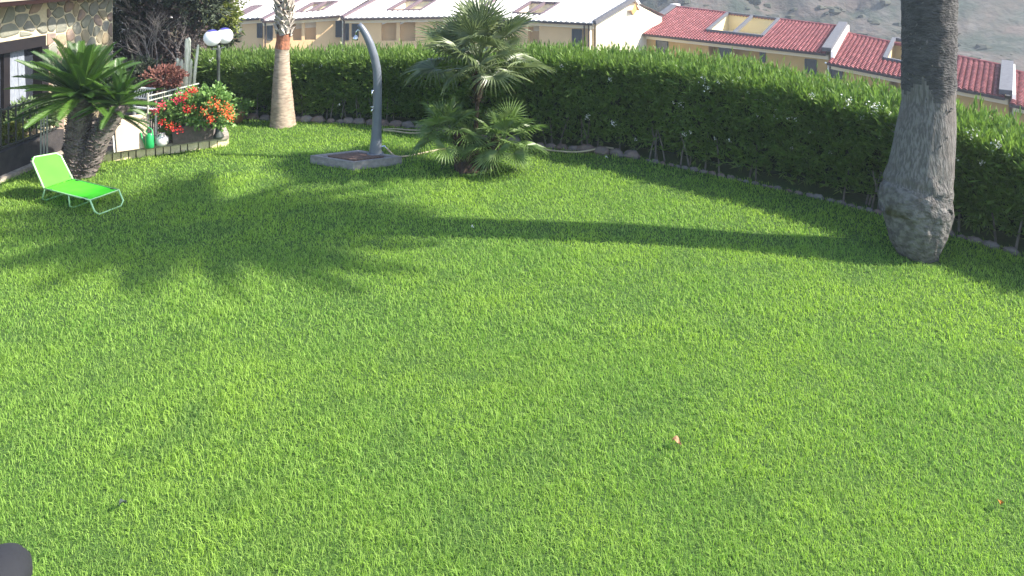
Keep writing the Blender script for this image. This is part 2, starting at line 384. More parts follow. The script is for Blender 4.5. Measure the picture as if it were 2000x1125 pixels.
PALM = G(1792,500); BASE = G(1813,512); WP = G(552,245); FP = G(925,332)
Vs = []; Rs = []; tot = 0
for a, c_, d, wd, ht in ((2.9,4.4,10500,.0034,.040),(4.4,6.0,7000,.0042,.042),(6.0,8.0,4200,.0056,.045),(8.0,10.5,2500,.0078,.047),(10.5,15.5,1400,.010,.05)):
    V, r, n = grass_band(a, c_, d, wd, ht); Vs.append(V); Rs.append(r); tot += n
V = np.concatenate(Vs); R_ = np.concatenate(Rs); b5 = np.arange(tot)[:, None]*5
quad = b5+np.array([[0,1,2,3]]); tri = b5+np.array([[3,2,4]])
Fl = np.concatenate([quad, tri], 1).ravel(); sz = np.tile([4, 3], tot)
g = np_mesh('grass', V, Fl, M['grass'], sz, rnd=R_, kind='stuff')
tag(g, 'dense bright green mown grass covering the whole lawn', 'grass')
print('blades', tot)

# ------------------------------------------------------------------ oleander hedge
topz = {-200:1.35,380:1.30,480:1.32,690:1.44,830:1.54,1050:1.71,1230:1.74,1400:1.71,1600:1.57,1750:1.48,2000:1.31,2250:1.1}
HT = np.array([topz[p[0]]-.12 for p in HB])
hedge = thing('oleander_hedge', 'long tall oleander hedge with white flowers running along the back of the lawn', 'hedge', HG[5])
sel = slice(1, len(HG)); hx = HX[sel]; hy = HY[sel]; ht = HT[sel]
seg = np.hypot(np.diff(hx), np.diff(hy)); cs_ = np.concatenate([[0], np.cumsum(seg)]); LEN = cs_[-1]; HW = 1.25
def hpt(s):
    x = np.interp(s, cs_, hx); y = np.interp(s, cs_, hy); z = np.interp(s, cs_, ht)
    e = .4; dx = np.interp(s+e, cs_, hx)-np.interp(s-e, cs_, hx); dy = np.interp(s+e, cs_, hy)-np.interp(s-e, cs_, hy)
    l = np.hypot(dx, dy); return x, y, z, -dy/l, dx/l     # normal points away from the camera
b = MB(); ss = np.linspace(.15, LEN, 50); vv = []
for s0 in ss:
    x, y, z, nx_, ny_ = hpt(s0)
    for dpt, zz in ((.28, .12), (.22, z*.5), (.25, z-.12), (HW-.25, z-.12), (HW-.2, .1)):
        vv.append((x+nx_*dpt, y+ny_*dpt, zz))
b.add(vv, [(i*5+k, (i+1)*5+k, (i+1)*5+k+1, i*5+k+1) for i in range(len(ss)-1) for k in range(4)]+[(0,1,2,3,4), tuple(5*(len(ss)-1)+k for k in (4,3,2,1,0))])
b.build('light_blocker', M['hedge_blocker'], hedge)  # added core hidden in the leaves to block light through the hedge
def hn(x, y, s=1.3):  # smooth lumpiness
    return np.sin(x*s*2.3+y*s)*.5+np.sin(y*s*3.1-x*s*1.7+2)*.5
# top shoots
n = 9000; s0 = rng.uniform(0, LEN, n); x, y, z, nx_, ny_ = hpt(s0); d = rng.uniform(-.02, HW, n)
lump = hn(s0, d*3)*.07+np.abs(rng.normal(0,.04,n))
Pb = np.stack([x+nx_*d, y+ny_*d, z-.10+lump-rng.random(n)*.12], 1)
Dd = rng.normal(size=(n, 3))*.33+np.array([0, 0, 1]); Dd[:, 0] -= nx_*(d < .2)*.45; Dd[:, 1] -= ny_*(d < .2)*.45
V1, F1, R1 = shoots(Pb, Dd, 9, .2, .12, .021, .55)
# front face shoots
n = 11000; s0 = rng.uniform(0, LEN, n); x, y, z, nx_, ny_ = hpt(s0); h = rng.random(n)**.85; zz = .18+(z-.18)*h
inset = hn(s0*1.2, zz*2.2)*.09+.12+.12*(1-h)**2
Pb = np.stack([x+nx_*inset, y+ny_*inset, zz-.05], 1)
Dd = rng.normal(size=(n, 3))*.4+np.stack([-nx_*.75, -ny_*.75, np.full(n, .45)], 1)
V2, F2, R2 = shoots(Pb, Dd, 8, .16, .12, .022, .6)
n = 700; s0 = rng.uniform(0, LEN, n); x, y, z, nx_, ny_ = hpt(s0); d = rng.uniform(0, HW, n)   # taller sprigs
Pb = np.stack([x+nx_*d, y+ny_*d, z-.02+np.zeros(n)], 1); Dd = rng.normal(size=(n, 3))*.22+np.array([0, 0, 1.])
V3, F3, R3 = shoots(Pb, Dd, 12, .24, .12, .02, .5)
n = 500; d = rng.uniform(0, HW, n); zz = rng.uniform(.1, 1, n)*1.3                              # left end face
x, y, z, nx_, ny_ = hpt(np.zeros(n)); Pb = np.stack([x+nx_*d+.1, y+ny_*d, zz], 1); Dd = rng.normal(size=(n, 3))*.4+np.array([-.7, 0, .5])
V4, F4, R4 = shoots(Pb, Dd, 9, .16, .12, .022, .6)
V = np.concatenate([V1, V2, V3, V4]); Fc = np.concatenate([F1, F2+len(V1), F3+len(V1)+len(V2), F4+len(V1)+len(V2)+len(V3)]); R_ = np.concatenate([R1, R2, R3, R4])
np_mesh('foliage', V, Fc, M['oleander'], 3, rnd=R_, root=hedge, kind='stuff')
# flowers
def flower_mesh(name, n, L, W, spread, mt, c=0):
    P = rng.normal(size=(n, 3))*spread; D = rng.normal(size=(n, 3)); D[:, 2] = np.abs(D[:, 2]); D[:, 1] -= .3
    V, Fc = leafs(P, D, np.full(n, L), np.full(n, W), .1)
    o = np_mesh(name, V, Fc, mt, 3, rnd=np.repeat(rng.random(n), 4)); me = o.data; bpy.data.objects.remove(o); return me
FM = [flower_mesh('flower', k, .045, .035, sp, M['flower']) for k, sp in ((9, .025), (14, .04), (24, .07))]
fl = [(412,110,1),(455,133,0),(427,157,0),(480,142,0),(527,134,0),(592,128,1),(628,127,1),(663,205,0),(577,148,0),(674,128,1),(765,130,0),(1073,140,1),(1098,130,2),(1190,155,1),(1146,228,1),(1197,242,1),(1267,158,1),(1335,262,1),(1347,258,0),(1375,153,2),(1382,172,1),(1400,160,0),(1434,161,0),(1445,136,1),(1480,225,1),(1328,202,1),(1314,200,0),(1475,192,0),(1488,200,0),(1512,228,0),(1518,213,0),(1430,160,0),(1543,230,0),(1550,232,0),(1583,186,1),(1590,188,1),(1655,190,2),(1711,182,2),(1640,204,0),(1680,230,1),(1723,268,0),(1740,222,0),(1895,235,2),(1905,248,1),(1950,272,1),(1948,286,1),(1920,318,0),(1865,308,0),(1972,304,0),(1705,175,2),(1762,190,1),(1620,297,0),(1583,258,0),(1547,290,0),(1423,275,0),(1395,270,0),(1240,272,0),(1460,180,0)]
def on_hedge(px, py, dpt=.0):
    best = None
    for s0 in np.linspace(0, LEN, 500):
        x, y, z, a, c = hpt(s0); x += a*dpt; y += c*dpt
        e = abs(1000+x*F/y-px)
        if best is None or e < best[0]: best = (e, x, y, z)
    _, x, y, z = best; return at(px, py, y), z
for px, py, k in fl:
    p, z = on_hedge(px, py, -.02)
    if p.z > z+.1: p.z = z+.1
    inst('flower', FM[k], hedge, Matrix.Translation(p-hedge.location)@Matrix.Rotation(random.uniform(0,6), 4, 'Z')@Matrix.Scale(random.uniform(.5,.85), 4))['kind'] = 'stuff'
# leggy stems under the foliage
for i in range(70):
    s0 = random.uniform(.3, LEN); x, y, z, a, c = [float(q) for q in hpt(s0)]; dd = random.uniform(.04, .22)
    p = Vector((x+a*dd, y+c*dd, 0)); k = random.uniform(-.18, .18)
    q = MB(); q.tube([p, p+Vector((k*.3, -.02, .25)), p+Vector((k, -.05, .6))], [.016, .013, .008], 6); q.build('stem', M['stem'], hedge)
# rock border along the hedge foot
rb = thing('rock_border', 'line of rough reddish rocks edging the bed at the foot of the hedge', 'border', G(1050, 292))
RM = []
for k in range(4):
    q = MB(); q.blob((0,0,.05), .11, (1.25,.8,.75), 9, 6, .14); o = q.build('rock', M['rock']); RM.append(o.data); bpy.data.objects.remove(o)
s0 = 0.6
while s0 < LEN-.5:
    x, y, z, a, c = [float(q) for q in hpt(s0)]; sc = random.uniform(.7, 1.25)
    px = 1000+x*F/y
    if px > 1240: sc *= .62
    if 1240 < px < 1700: sc *= .8
    p = Vector((x-a*.03, y-c*.03, -.02)); ang = math.atan2(-a, c)
    inst('rock', RM[random.randrange(4)], rb, Matrix.Translation(p-rb.location)@Matrix.Rotation(ang+random.uniform(-.3,.3), 4, 'Z')@Matrix.Scale(sc, 4))
    s0 += .235*sc+random.uniform(0, .05)

# ------------------------------------------------------------------ big palm on the right
bp = thing('thick_palm', 'thick grey palm trunk with swollen lumpy base standing at the right of the lawn', 'palm tree', PALM)
prof = [(-10,1768,1860),(50,1769,1860),(100,1769,1859),(150,1768,1858),(200,1768,1857),(250,1759,1857),(300,1750,1855),(345,1741,1853),(370,1735,1851),(383,1728,1851),(392,1724,1847),(402,1727,1850),(412,1730,1851),(422,1732,1846),(440,1736,1843),(460,1741,1840),(480,1752,1836),(495,1766,1834),(508,1790,1832),(518,1797,1831)]
lean = .05
def trunk_rows():
    out = []
    for py, a, c in prof[::-1]:
        Y = PALM.y; z = CAMH-(py-HOR)*Y/F; Y = PALM.y+max(z, 0)*lean
        p = at((a+c)/2, py, Y); out.append((p, (c-a)/2*Y/F))
    top = out[-1][0]; r = out[-1][1]
    for k in range(1, 9): out.append((top+Vector((.01*k, .0-.03*k, .5*k)), r*(1+.02*k)))
    return out
rows = trunk_rows(); P = [r[0] for r in rows]; Rr = [r[1] for r in rows]
# resample finely
def resample(P, R, n):
    d = [0]
    for i in range(1, len(P)): d.append(d[-1]+(P[i]-P[i-1]).length)
    t = np.linspace(0, d[-1], n); X = [np.interp(t, d, [p[k] for p in P]) for k in range(3)]; r = np.interp(t, d, R)
    return [Vector((X[0][i], X[1][i], X[2][i])) for i in range(n)], list(r)
P[0] = P[0]+Vector((0,0,-.1))
i_vis = 20
PP, RR = resample(P, Rr, 150); NS = 72
zs = [p.z for p in PP]
def wobA(i, k):
    z = PP[i].z; q = 2*math.pi*k/NS; v = Vector((math.cos(q)*2.2, math.sin(q)*2.2, z*1.1))
    f = 1+noise.noise(v*.7)*.03
    if z < 1.0: 
        f += noise.fractal(Vector((math.cos(q)*3.5, math.sin(q)*3.5, z*5)), 1, 2, 4)*.075
        f += .03*math.exp(-((z-.88-.05*math.sin(2*q))/.05)**2)-.04*math.exp(-((z-.80-.05*math.sin(2*q))/.03)**2)
    elif z < 1.95:
        f += noise.fractal(Vector((math.cos(q)*14, math.sin(q)*14, z*2.2)), 1, 2, 3)*.030
    else:
        f += noise.fractal(Vector((math.cos(q)*7, math.sin(q)*7, z*9)), 1, 2, 4)*.05
        f += .02*((z*9+k*.08) % 1)
    return f
cut1 = next(i for i, z in enumerate(zs) if z > .86); cut2 = next(i for i, z in enumerate(zs) if z > 2.0)
full = MB(); full.tube(PP, RR, NS, False, wob=wobA); parts_ = {0: [], 1: [], 2: []}
for f in full.f:
    c = sum((Vector(full.v[i]) for i in f), Vector())/4; z = c.z+noise.noise(Vector((c.x*6, c.y*6, c.z*2)))*.09; z2 = c.z+noise.fractal(Vector((c.x*5, c.y*5, c.z*3)), 1, 2, 3)*.22
    parts_[0 if z < .86 else (1 if z2 < 2.0 else 2)].append(f)
for k_, nm, mt_ in ((0, 'swollen_base', 'barkrough'), (1, 'trunk', 'bark'), (2, 'rough_upper_trunk', 'barkdark')):
    used = sorted({i for f in parts_[k_] for i in f}); mp_ = {a: i for i, a in enumerate(used)}
    q = MB(); q.add([full.v[i] for i in used], [tuple(mp_[i] for i in f) for f in parts_[k_]]); q.build(nm, M[mt_], bp, smooth=True)
q = MB()       # frayed stubs on the upper trunk
for i in range(420):
    k = random.randrange(cut2-14, 149); a = random.uniform(0, 6.283); rr = RR[k]; d = Vector((math.cos(a), math.sin(a), 0)); p = PP[k]+d*rr*.97
    e = p+d*random.uniform(.015, .05)+Vector((random.uniform(-.02,.02), random.uniform(-.02,.02), random.uniform(-.05,.06))); wv = Vector((-d.y, d.x, 0))*random.uniform(.006,.02)
    q.add([p-wv, p+wv, e, p+Vector((0,0,.025))], [(0,1,2),(1,3,2),(3,0,2)])
q.build('frayed_stubs', M['bark'], bp, kind='stuff')
def frond_mesh(name, L, nl, ll, lw, droop, mt, vup=.35, curve=0, seed=0):
    rs = np.random.default_rng(seed); q = MB(); pts = []
    for i in range(9):
        t = i/8; pts.append(Vector((L*t*(1-.12*droop*t), 0, L*(.10*t-droop*t*t*.5))))
    q.tube(pts, [L*.012*(1-.85*i/8)+.002 for i in range(9)], 5)
    vs = []; fs = []
    for i in range(nl):
        t = .12+.86*i/nl; k = t*8; a = int(k); p = pts[a].lerp(pts[min(a+1,8)], k-a); tg = (pts[min(a+1,8)]-pts[a]).normalized()
        env = math.sin(math.pi*min(1, .18+.82*t)**1.1)**.55 if t < .97 else .4
        for sd in (-1, 1):
            d = (tg*(.55+.5*t)+Vector((0, sd, vup+rs.uniform(-.08,.08)))).normalized(); l = ll*env*rs.uniform(.85,1.1)
            m = p+d*l*.5; up = tg*lw*.5; e = p+d*l+Vector((0,0,-l*(.1+curve)))
            n0 = len(vs); vs += [p-up*.6, p+up*.6, m+up+Vector((0,0,.004)), m-up+Vector((0,0,.004)), e]; fs += [(n0,n0+1,n0+2,n0+3),(n0+3,n0+2,n0+4)]
    q.add(vs, fs); o = q.build(name, mt); me = o.data; bpy.data.objects.remove(o); return me
def orient(d, up):
    X = d.normalized(); Z = (up-X*up.dot(X)).normalized(); Y = Z.cross(X)
    return Matrix(((X.x,Y.x,Z.x,0),(X.y,Y.y,Z.y,0),(X.z,Y.z,Z.z,0),(0,0,0,1)))
def crown(root, c, fms, n, name, emin=-35, emax=80, up=Vector((0,0,1)), sc=(.9,1.1), azr=None):
    for i in range(n):
        az = i*2.39996+random.uniform(-.2,.2); t = (i+.5)/n; el = math.radians(emax+(emin-emax)*t+random.uniform(-6,6))
        if azr: az = random.uniform(*azr)
        d = Vector((math.cos(az)*math.cos(el), math.sin(az)*math.cos(el), math.sin(el)))
        u = Vector((-math.cos(az)*math.sin(el), -math.sin(az)*math.sin(el), math.cos(el)))
        inst(name, fms[i % len(fms)], root, Matrix.Translation(c-Vector(root.location))@orient(d, u)@Matrix.Rotation(random.uniform(-.3,.3), 4, 'X')@Matrix.Scale(random.uniform(*sc), 4))
BF = [frond_mesh('frond', 2.25, 46, .40, .034, d, M['cycas'], .3, .15, k) for k, d in enumerate((.6, .9))]
CT = Vector((PALM.x+.1, PALM.y-.25, 7.9))
q = MB(); q.tube([PP[-1]-Vector((0,0,.1)), CT], [RR[-1], .32], 16); q.build('trunk_top', M['fibre'], bp)
crown(bp, CT, BF, 95, 'frond', -50, 85, sc=(.72,1.12))

# ------------------------------------------------------------------ pale palm at the back left
wp = thing('slender_palm', 'slender pale palm with old leaf bases, before the hedge at the back left', 'palm tree', WP)
profW = [(247,527,578),(243,528,577),(235,529,576),(220,530,574),(200,531,572),(170,533,569),(150,534,567),(120,537,565),(100,538,564),(92,538,565)]
PW = [at((a+c)/2, py, WP.y) for py, a, c in profW]; RW = [(c-a)/2*WP.y/F for py, a, c in profW]; PW[0].z = -.05
P2, R2_ = resample(PW, RW, 50)
q = MB(); q.tube(P2, R2_, 40, False, wob=lambda i, k: 1+.018*math.sin(P2[i].z*70+math.sin(k*.5))+noise.noise(Vector((k*.4, P2[i].z*5, 0)))*.03); q.build('trunk', M['barklight'], wp, smooth=True)
top = PW[-1]; P3 = [top+Vector((0,0,-.03)), at(553,80,WP.y), at(554,66,WP.y)]; q = MB(); q.tube(P3, [R2_[-1]*1.03, .14, .15], 24, False, wob=lambda i,k: 1+random.uniform(-.04,.04)); q.build('red_collar', M['barkred'], wp)
cz0 = P3[-1].z; q = MB(); q.tube([P3[-1]-Vector((0,0,.05)), at(556,0,WP.y), at(556,0,WP.y)+Vector((.05,0,3.0))], [.145,.14,.15], 14); q.build('upper_trunk', M['fibre'], wp)
q = MB(); hw = .055       # one leaf base: split V stub
q.add([(-hw,0,0),(hw,0,0),(hw*.8,.02,.10),(.012,.055,.13),(0,.03,.075),(-.012,.055,.13),(-hw*.8,.02,.10),(-hw,.02,-.01),(hw,.02,-.01)], [(0,1,2,3,4),(0,4,5,6),(7,8,1,0),(8,2,1),(7,0,6),(2,8,3),(7,6,5)])
o = q.build('leaf_base', M['boot']); LB = o.data; bpy.data.objects.remove(o)
for i in range(150):
    z = cz0-.02+i*.0105; a = i*2.39996; c = Vector((at(555,40,WP.y).x, WP.y, z)); r = .145+.015*math.sin(z*8)
    Mx = Matrix.Translation(c+Vector((math.cos(a)*r, math.sin(a)*r, 0))-Vector(wp.location))@Matrix.Rotation(a-math.pi/2, 4, 'Z')@Matrix.Rotation(random.uniform(-.55,.1), 4, 'X')@Matrix.Rotation(random.uniform(-.4,.4), 4, 'Y')@Matrix.Scale(random.uniform(.8,1.3), 4)
    inst('leaf_base', LB, wp, Mx)

# fan leaf
def fan_mesh(name, R, npet, petl, spread, droop, mt, seed):
    rs = np.random.default_rng(seed); q = MB(); q.tube([Vector((0,0,0)), Vector((petl*.5,0,.03)), Vector((petl,0,0))], [.012,.009,.007], 5)
    H = Vector((petl, 0, 0)); vs = []; fs = []; rn = [.6]*len(q.v)
    for i in range(npet):
        a = (i/(npet-1)-.5)*spread; r = R*(1-.16*abs(a)/(spread/2))*rs.uniform(.93,1.05); da = spread/npet*.5
        def pt(ang, rr, z): return H+Vector((math.cos(ang)*rr, math.sin(ang)*rr, z))
        cup = .10*abs(a)
        m = r*.55; zz = cup*m
        n0 = len(vs); tipdrop = -droop*r*rs.uniform(.6,1.4)
        a2 = a+rs.uniform(-.02,.02); vs += [H, pt(a-da*.92, m*.8, zz-.005), pt(a, m*.82, zz+.014), pt(a+da*.92, m*.8, zz-.005), pt(a2-da*.30, r*.74, zz*1.2+tipdrop*.35), pt(a2+da*.30, r*.74, zz*1.2+tipdrop*.35), pt(a+rs.uniform(-.03,.03), r, zz*1.2+tipdrop)]
        fs += [(n0,n0+1,n0+2),(n0,n0+2,n0+3),(n0+1,n0+4,n0+2),(n0+2,n0+5,n0+3),(n0+4,n0+6,n0+2),(n0+6,n0+5,n0+2)]
        t = rs.random(); rn += [t*.4, t, t*.8, t, t, t, min(1, t+.3)]
    q.add(vs, fs); o = q.build(name, mt); me = o.data; at_ = me.attributes.new('rnd','FLOAT','POINT'); at_.data.foreach_set('value', rn); bpy.data.objects.remove(o); return me
FNL = [fan_mesh('fan_leaf', .50, 26, .62, 4.3, d, M['fan'], k) for k, d in enumerate((.10,.22,.35))]
FNS = [fan_mesh('fan_leaf', .44, 24, .36, 4.0, d, M['fansunlit'], 10+k) for k, d in enumerate((.08,.2,.3))]
# crown of the pale palm, above the frame
FW = [fan_mesh('fan_leaf', .9, 24, 1.0, 4.3, .3, M['fan'], 30)]
crown(wp, Vector((at(556,0,WP.y).x+.05, WP.y, P3[-1].z+3.9)), FW, 30, 'fan_leaf', -50, 80)

# ------------------------------------------------------------------ bushy fan palm in the middle
fp = thing('fan_palm', 'bushy dwarf fan palm with two low side clumps, right of the shower', 'palm', FP)
def yy(px, py, dY=0): return at(px, py, FP.y+dY)
stem = [yy(926,330), yy(927,290), yy(930,240), yy(932,205), yy(934,178), yy(936,150)]; stem[0].z = -.03
q = MB(); q.tube(stem, [.11,.08,.036,.036,.08,.12], 12, wob=lambda i,k: 1+random.uniform(-.12,.12)); q.build('stem', M['fibre'], fp)
for (a, c_), nm in ((((905,330),(893,262)), 'side_stem'), (((952,325),(972,268)), 'side_stem'), (((915,335),(912,285)), 'side_stem')):
    q = MB(); q.tube([G(a[0], a[1])+Vector((0,0,-.03)), yy((a[0]+c_[0])/2, (a[1]+c_[1])/2), yy(*c_)], [.15,.12,.07], 12, wob=lambda i,k: 1+random.uniform(-.3,.3)); q.build(nm, M['fibre'], fp)
q = MB()       # fibre tufts and dead stubs round the stems
for i in range(1100):
    c = random.choice([stem[0], stem[1], stem[3], stem[4], stem[4], G(905,330), G(952,325), G(905,332), G(952,326), G(915,335), yy(899,296), yy(962,296)]); a = random.uniform(0, 6.28); d = Vector((math.cos(a), math.sin(a), random.uniform(.3,1.6))).normalized()
    p = c+Vector((math.cos(a)*.08, math.sin(a)*.08, random.uniform(0,.3))); e = p+d*random.uniform(.06,.2); s2 = Vector((-math.sin(a), math.cos(a), 0))*.011
    q.add([p-s2, p+s2, e], [(0,1,2)])
q.build('stem_fibre', M['fibre'], fp, kind='stuff')
cc = yy(936,130)
def fan_crown(c, n, fms, emin, emax, sc=(.85,1.1)):
    for i in range(n):
        az = i*2.39996; t = (i+.5)/n; el = math.radians(emax+(emin-emax)*t**.9+random.uniform(-8,8))
        d = Vector((math.cos(az)*math.cos(el), math.sin(az)*math.cos(el), math.sin(el)))
        u = Vector((-math.cos(az)*math.sin(el), -math.sin(az)*math.sin(el), math.cos(el)))
        # blades bend down from the petiole end
        inst('fan_leaf', fms[i % len(fms)], fp, Matrix.Translation(c+Vector((random.uniform(-.04,.04),random.uniform(-.04,.04),random.uniform(-.08,.08)))-Vector(fp.location))@orient(d, u)@Matrix.Rotation(random.uniform(-.6,.6), 4, 'X')@Matrix.Scale(random.uniform(*sc), 4))
fan_crown(cc, 46, FNL, -15, 85, (.85,1.3))
fan_crown(yy(874,258,-.05), 20, FNS, -40, 80, (.8,1.08))
fan_crown(yy(982,272,-.1), 22, FNS, -42, 75, (.8,1.1))

# ------------------------------------------------------------------ shower on its tray
tray = thing('shower_tray', 'grey concrete shower tray with brown wooden slats, lying on the lawn', 'shower tray', G(690,318))
TH = .13
TB = [G(606,319), G(690,333), G(785,321)]; c4 = TB[0]+TB[2]-TB[1]; TB.append(c4)
def inn(k, P=TB):
    c = sum(P, Vector())/4; return [c+(p-c)*k for p in P]
q = MB(); q.prism([(p.x,p.y) for p in TB], -.02, TH-.02); q.build('slab', M['tray'], tray)
q = MB(); A = TB; I = inn(.80)
for i in range(4):
    j = (i+1) % 4; q.hexa([Vector((*A[i].xy,TH-.018)),Vector((*A[j].xy,TH-.018)),Vector((*I[j].xy,TH-.018)),Vector((*I[i].xy,TH-.018)),Vector((*A[i].xy,TH+.01)),Vector((*A[j].xy,TH+.01)),Vector((*I[j].xy,TH+.006)),Vector((*I[i].xy,TH+.006))])
q.build('rim', M['tray'], tray)
J = inn(.62); ns = 9
for i in range(ns):
    t0 = (i+.1)/ns; t1 = (i+.8)/ns
    a0 = J[0].lerp(J[3], t0); a1 = J[1].lerp(J[2], t0); b0 = J[0].lerp(J[3], t1); b1 = J[1].lerp(J[2], t1)
    q = MB(); q.prism([(a0.x,a0.y),(a1.x,a1.y),(b1.x,b1.y),(b0.x,b0.y)], TH-.017, TH+.012); q.build('slat', M['slat'], tray)
SH = G(733,300, TH); SY = SH.y
sh = thing('garden_shower', 'curved slate grey garden shower column with chrome taps, standing on the concrete tray', 'shower', Vector((SH.x, SH.y, TH)))
path = [(733,302,13),(734,288,12),(735,270,10.5),(736,240,9.3),(737,200,8.8),(737.5,160,8.6),(736,135,8.4),(731,110,8.2),(724,88,7.8),(715,68,7.2),(706,53,6.2),(701,47,4.5)]
P = [at(a, c, SY) for a, c, r in path]; R = [r*SY/F for a, c, r in path]; PPs, RRs = resample(P, R, 48)
q = MB(); q.tube(PPs, RRs, 24, wob=lambda i,k: 1-.10*abs(math.sin(2*math.pi*k/24))); q.build('column', M['shower'], sh, smooth=True)
q = MB(); q.lathe([(.145,0),(.145,.012),(.13,.018)], (SH.x, SH.y, TH), 24); q.build('foot_plate', M['shower'], sh)
def sp(px, py, d=0): return at(px, py, SY+d)
q = MB(); q.tube([sp(706,62), sp(699,58), sp(696,63), sp(695,70)], .014, 8); q.tube([sp(695,69), sp(694.5,75), sp(694,78)], [.02,.045,.05], 12); q.build('shower_head', M['chrome'], sh, smooth=True)
q = MB(); q.tube([sp(732,178,-.02), sp(727,178,-.12)], .022, 10); q.tube([sp(727,178,-.12), sp(726,188,-.13)], [.012,.009], 8); q.build('mixer_tap', M['chrome'], sh, smooth=True)
q = MB(); q.tube([sp(732,214,-.02), sp(727,214,-.12), sp(725,219,-.13)], .014, 8); q.tube([sp(724,209,-.1), sp(730,209,-.1)], .010, 6); q.build('foot_tap', M['chrome'], sh, smooth=True)
q = MB(); q.tube([sp(741,287), sp(752,285), sp(755,290)], .014, 8); q.build('hose_connector', M['chrome'], sh)

def hose(pts, label, zz=.02):
    P = [G(*p[:2], p[2] if len(p) > 2 else zz) for p in pts]; P2 = []
    for i in range(len(P)-1):
        p0 = P[max(i-1,0)]; p1 = P[i]; p2 = P[i+1]; p3 = P[min(i+2,len(P)-1)]
        for k in range(6):
            t = k/6; P2.append(.5*((2*p1)+(p2-p0)*t+(2*p0-5*p1+4*p2-p3)*t*t+(3*p1-p0-3*p2+p3)*t**3))
    P2.append(P[-1]); q = MB(); q.tube(P2, .017, 8); o = q.build('garden_hose', M['hose'], loc=P[0], smooth=True); tag(o, label, 'hose', 'garden hoses on the lawn')
hose([(755,289,.15),(762,297,.09),(773,305,.05),(795,305),(830,298),(868,291),(900,289)], 'pale hose from the shower foot to the fan palm')
hose([(1010,287,.05),(1050,290,.05),(1080,294,.05),(1120,297,.05),(1150,294,.07),(1178,288,.1),(1198,290,.1)], 'pale hose curving along the rocks at the hedge foot, right of the fan palm')
hose([(748,255,.04),(770,256,.05),(800,260,.04),(830,259,.04),(838,256,.04),(800,254,.05),(775,252,.05),(748,253,.04)], 'flat loop of pale hose lying behind the shower column')

# ------------------------------------------------------------------ lime sun lounger
SZ = .21
nf = G(176,391,SZ); ff = G(232,371,SZ); nh = G(86,368,SZ); fh = nh+(ff-nf)
fh = (fh+G(141,350,SZ))/2
def bk(px, py, base):  # backrest top corners: choose height so that depth follows the lounger line
    u = ((nh-nf)+(fh-ff)).normalized(); d = Vector(((px-1000)/F, 1, -(py-HOR)/F))
    n = Vector((u.y, -u.x, 0)); o = Vector((0,0,CAMH)); t = (base-o).dot(n)/d.dot(n); return o+d*t
nb = bk(60,308,nh); fb = bk(116,298,fh); print('lounger back', nb, fb, nh, fh, nf, ff)
lo = thing('sun_lounger', 'lime green folding sun lounger with raised back, standing on the grass by the cycad', 'sun lounger', Vector((*((nf+fh)/2).xy, 0)))
def sheet(a, b_, c, d, sag, nu=8, nv=6, th=.006):
    q = MB(); vs = []
    for s2 in (0, -th):
        for i in range(nu+1):
            for j in range(nv+1):
                u = i/nu; v = j/nv; p = a.lerp(b_, u).lerp(d.lerp(c, u), v)
                vs.append(p+Vector((0,0,-sag*math.sin(math.pi*u)*math.sin(math.pi*v)+s2)))
    m = (nu+1)*(nv+1); fs = []
    for i in range(nu):
        for j in range(nv):
            k = i*(nv+1)+j; fs += [(k,k+nv+1,k+nv+2,k+1), (m+k,m+k+1,m+k+nv+2,m+k+nv+1)]
    q.add(vs, fs); return q
def shr(P, k=.93):
    c = sum(P, Vector())/4; return [c+(p-c)*k for p in P]
Q = shr([nf, ff, fh, nh], .955); q = sheet(*Q, .02); q.build('seat_fabric', M['lime'], lo, smooth=True)
Q = shr([nh, fh, fb, nb], .955); q = sheet(*Q, .015); q.build('back_fabric', M['lime'], lo, smooth=True)
q = MB(); q.tube([nh, nf, ff, fh], .012, 8); q.build('seat_frame', M['frame'], lo, smooth=True)
def rnd_top(a, b_, c, d):
    r = .13; return [a, b_.lerp(a, r), b_.lerp(c, r*.9)+ (b_-a)*0, c.lerp(b_, r*.9), c.lerp(d, r), d]
q = MB(); q.tube(rnd_top(nh, nb, fb, fh), .012, 8); q.build('back_frame', M['frame'], lo, smooth=True)
u = (nf-nh).normalized(); v = (ff-nf).normalized()
def dn(p, k, z=.012): r = p+k; r.z = z; return r
q = MB(); q.tube([nf, dn(nf, u*.10, .07), dn(nf, u*.12+v*.05), dn(ff, u*.12-v*.05), dn(ff, u*.10, .07), ff], .011, 8); q.build('foot_leg', M['frame'], lo, smooth=True)
for t, k in ((.45, .02), (.97, -.08)):
    a = nf.lerp(nh, t); c = ff.lerp(fh, t); q = MB(); q.tube([a, dn(a, u*k, .05), dn(a, u*k+v*.05), dn(c, u*k-v*.05), dn(c, u*k, .05), c], .011, 8); q.build('leg', M['frame'], lo, smooth=True)
for p, e in ((nh, nb), (fh, fb), (nf, nh), (ff, fh)):
    for t in (.12, .88):
        a = p.lerp(e, t-.03); c = p.lerp(e, t+.03); q = MB(); q.beam(a, c, .05, .014); q.build('lashing', M['black'], lo)

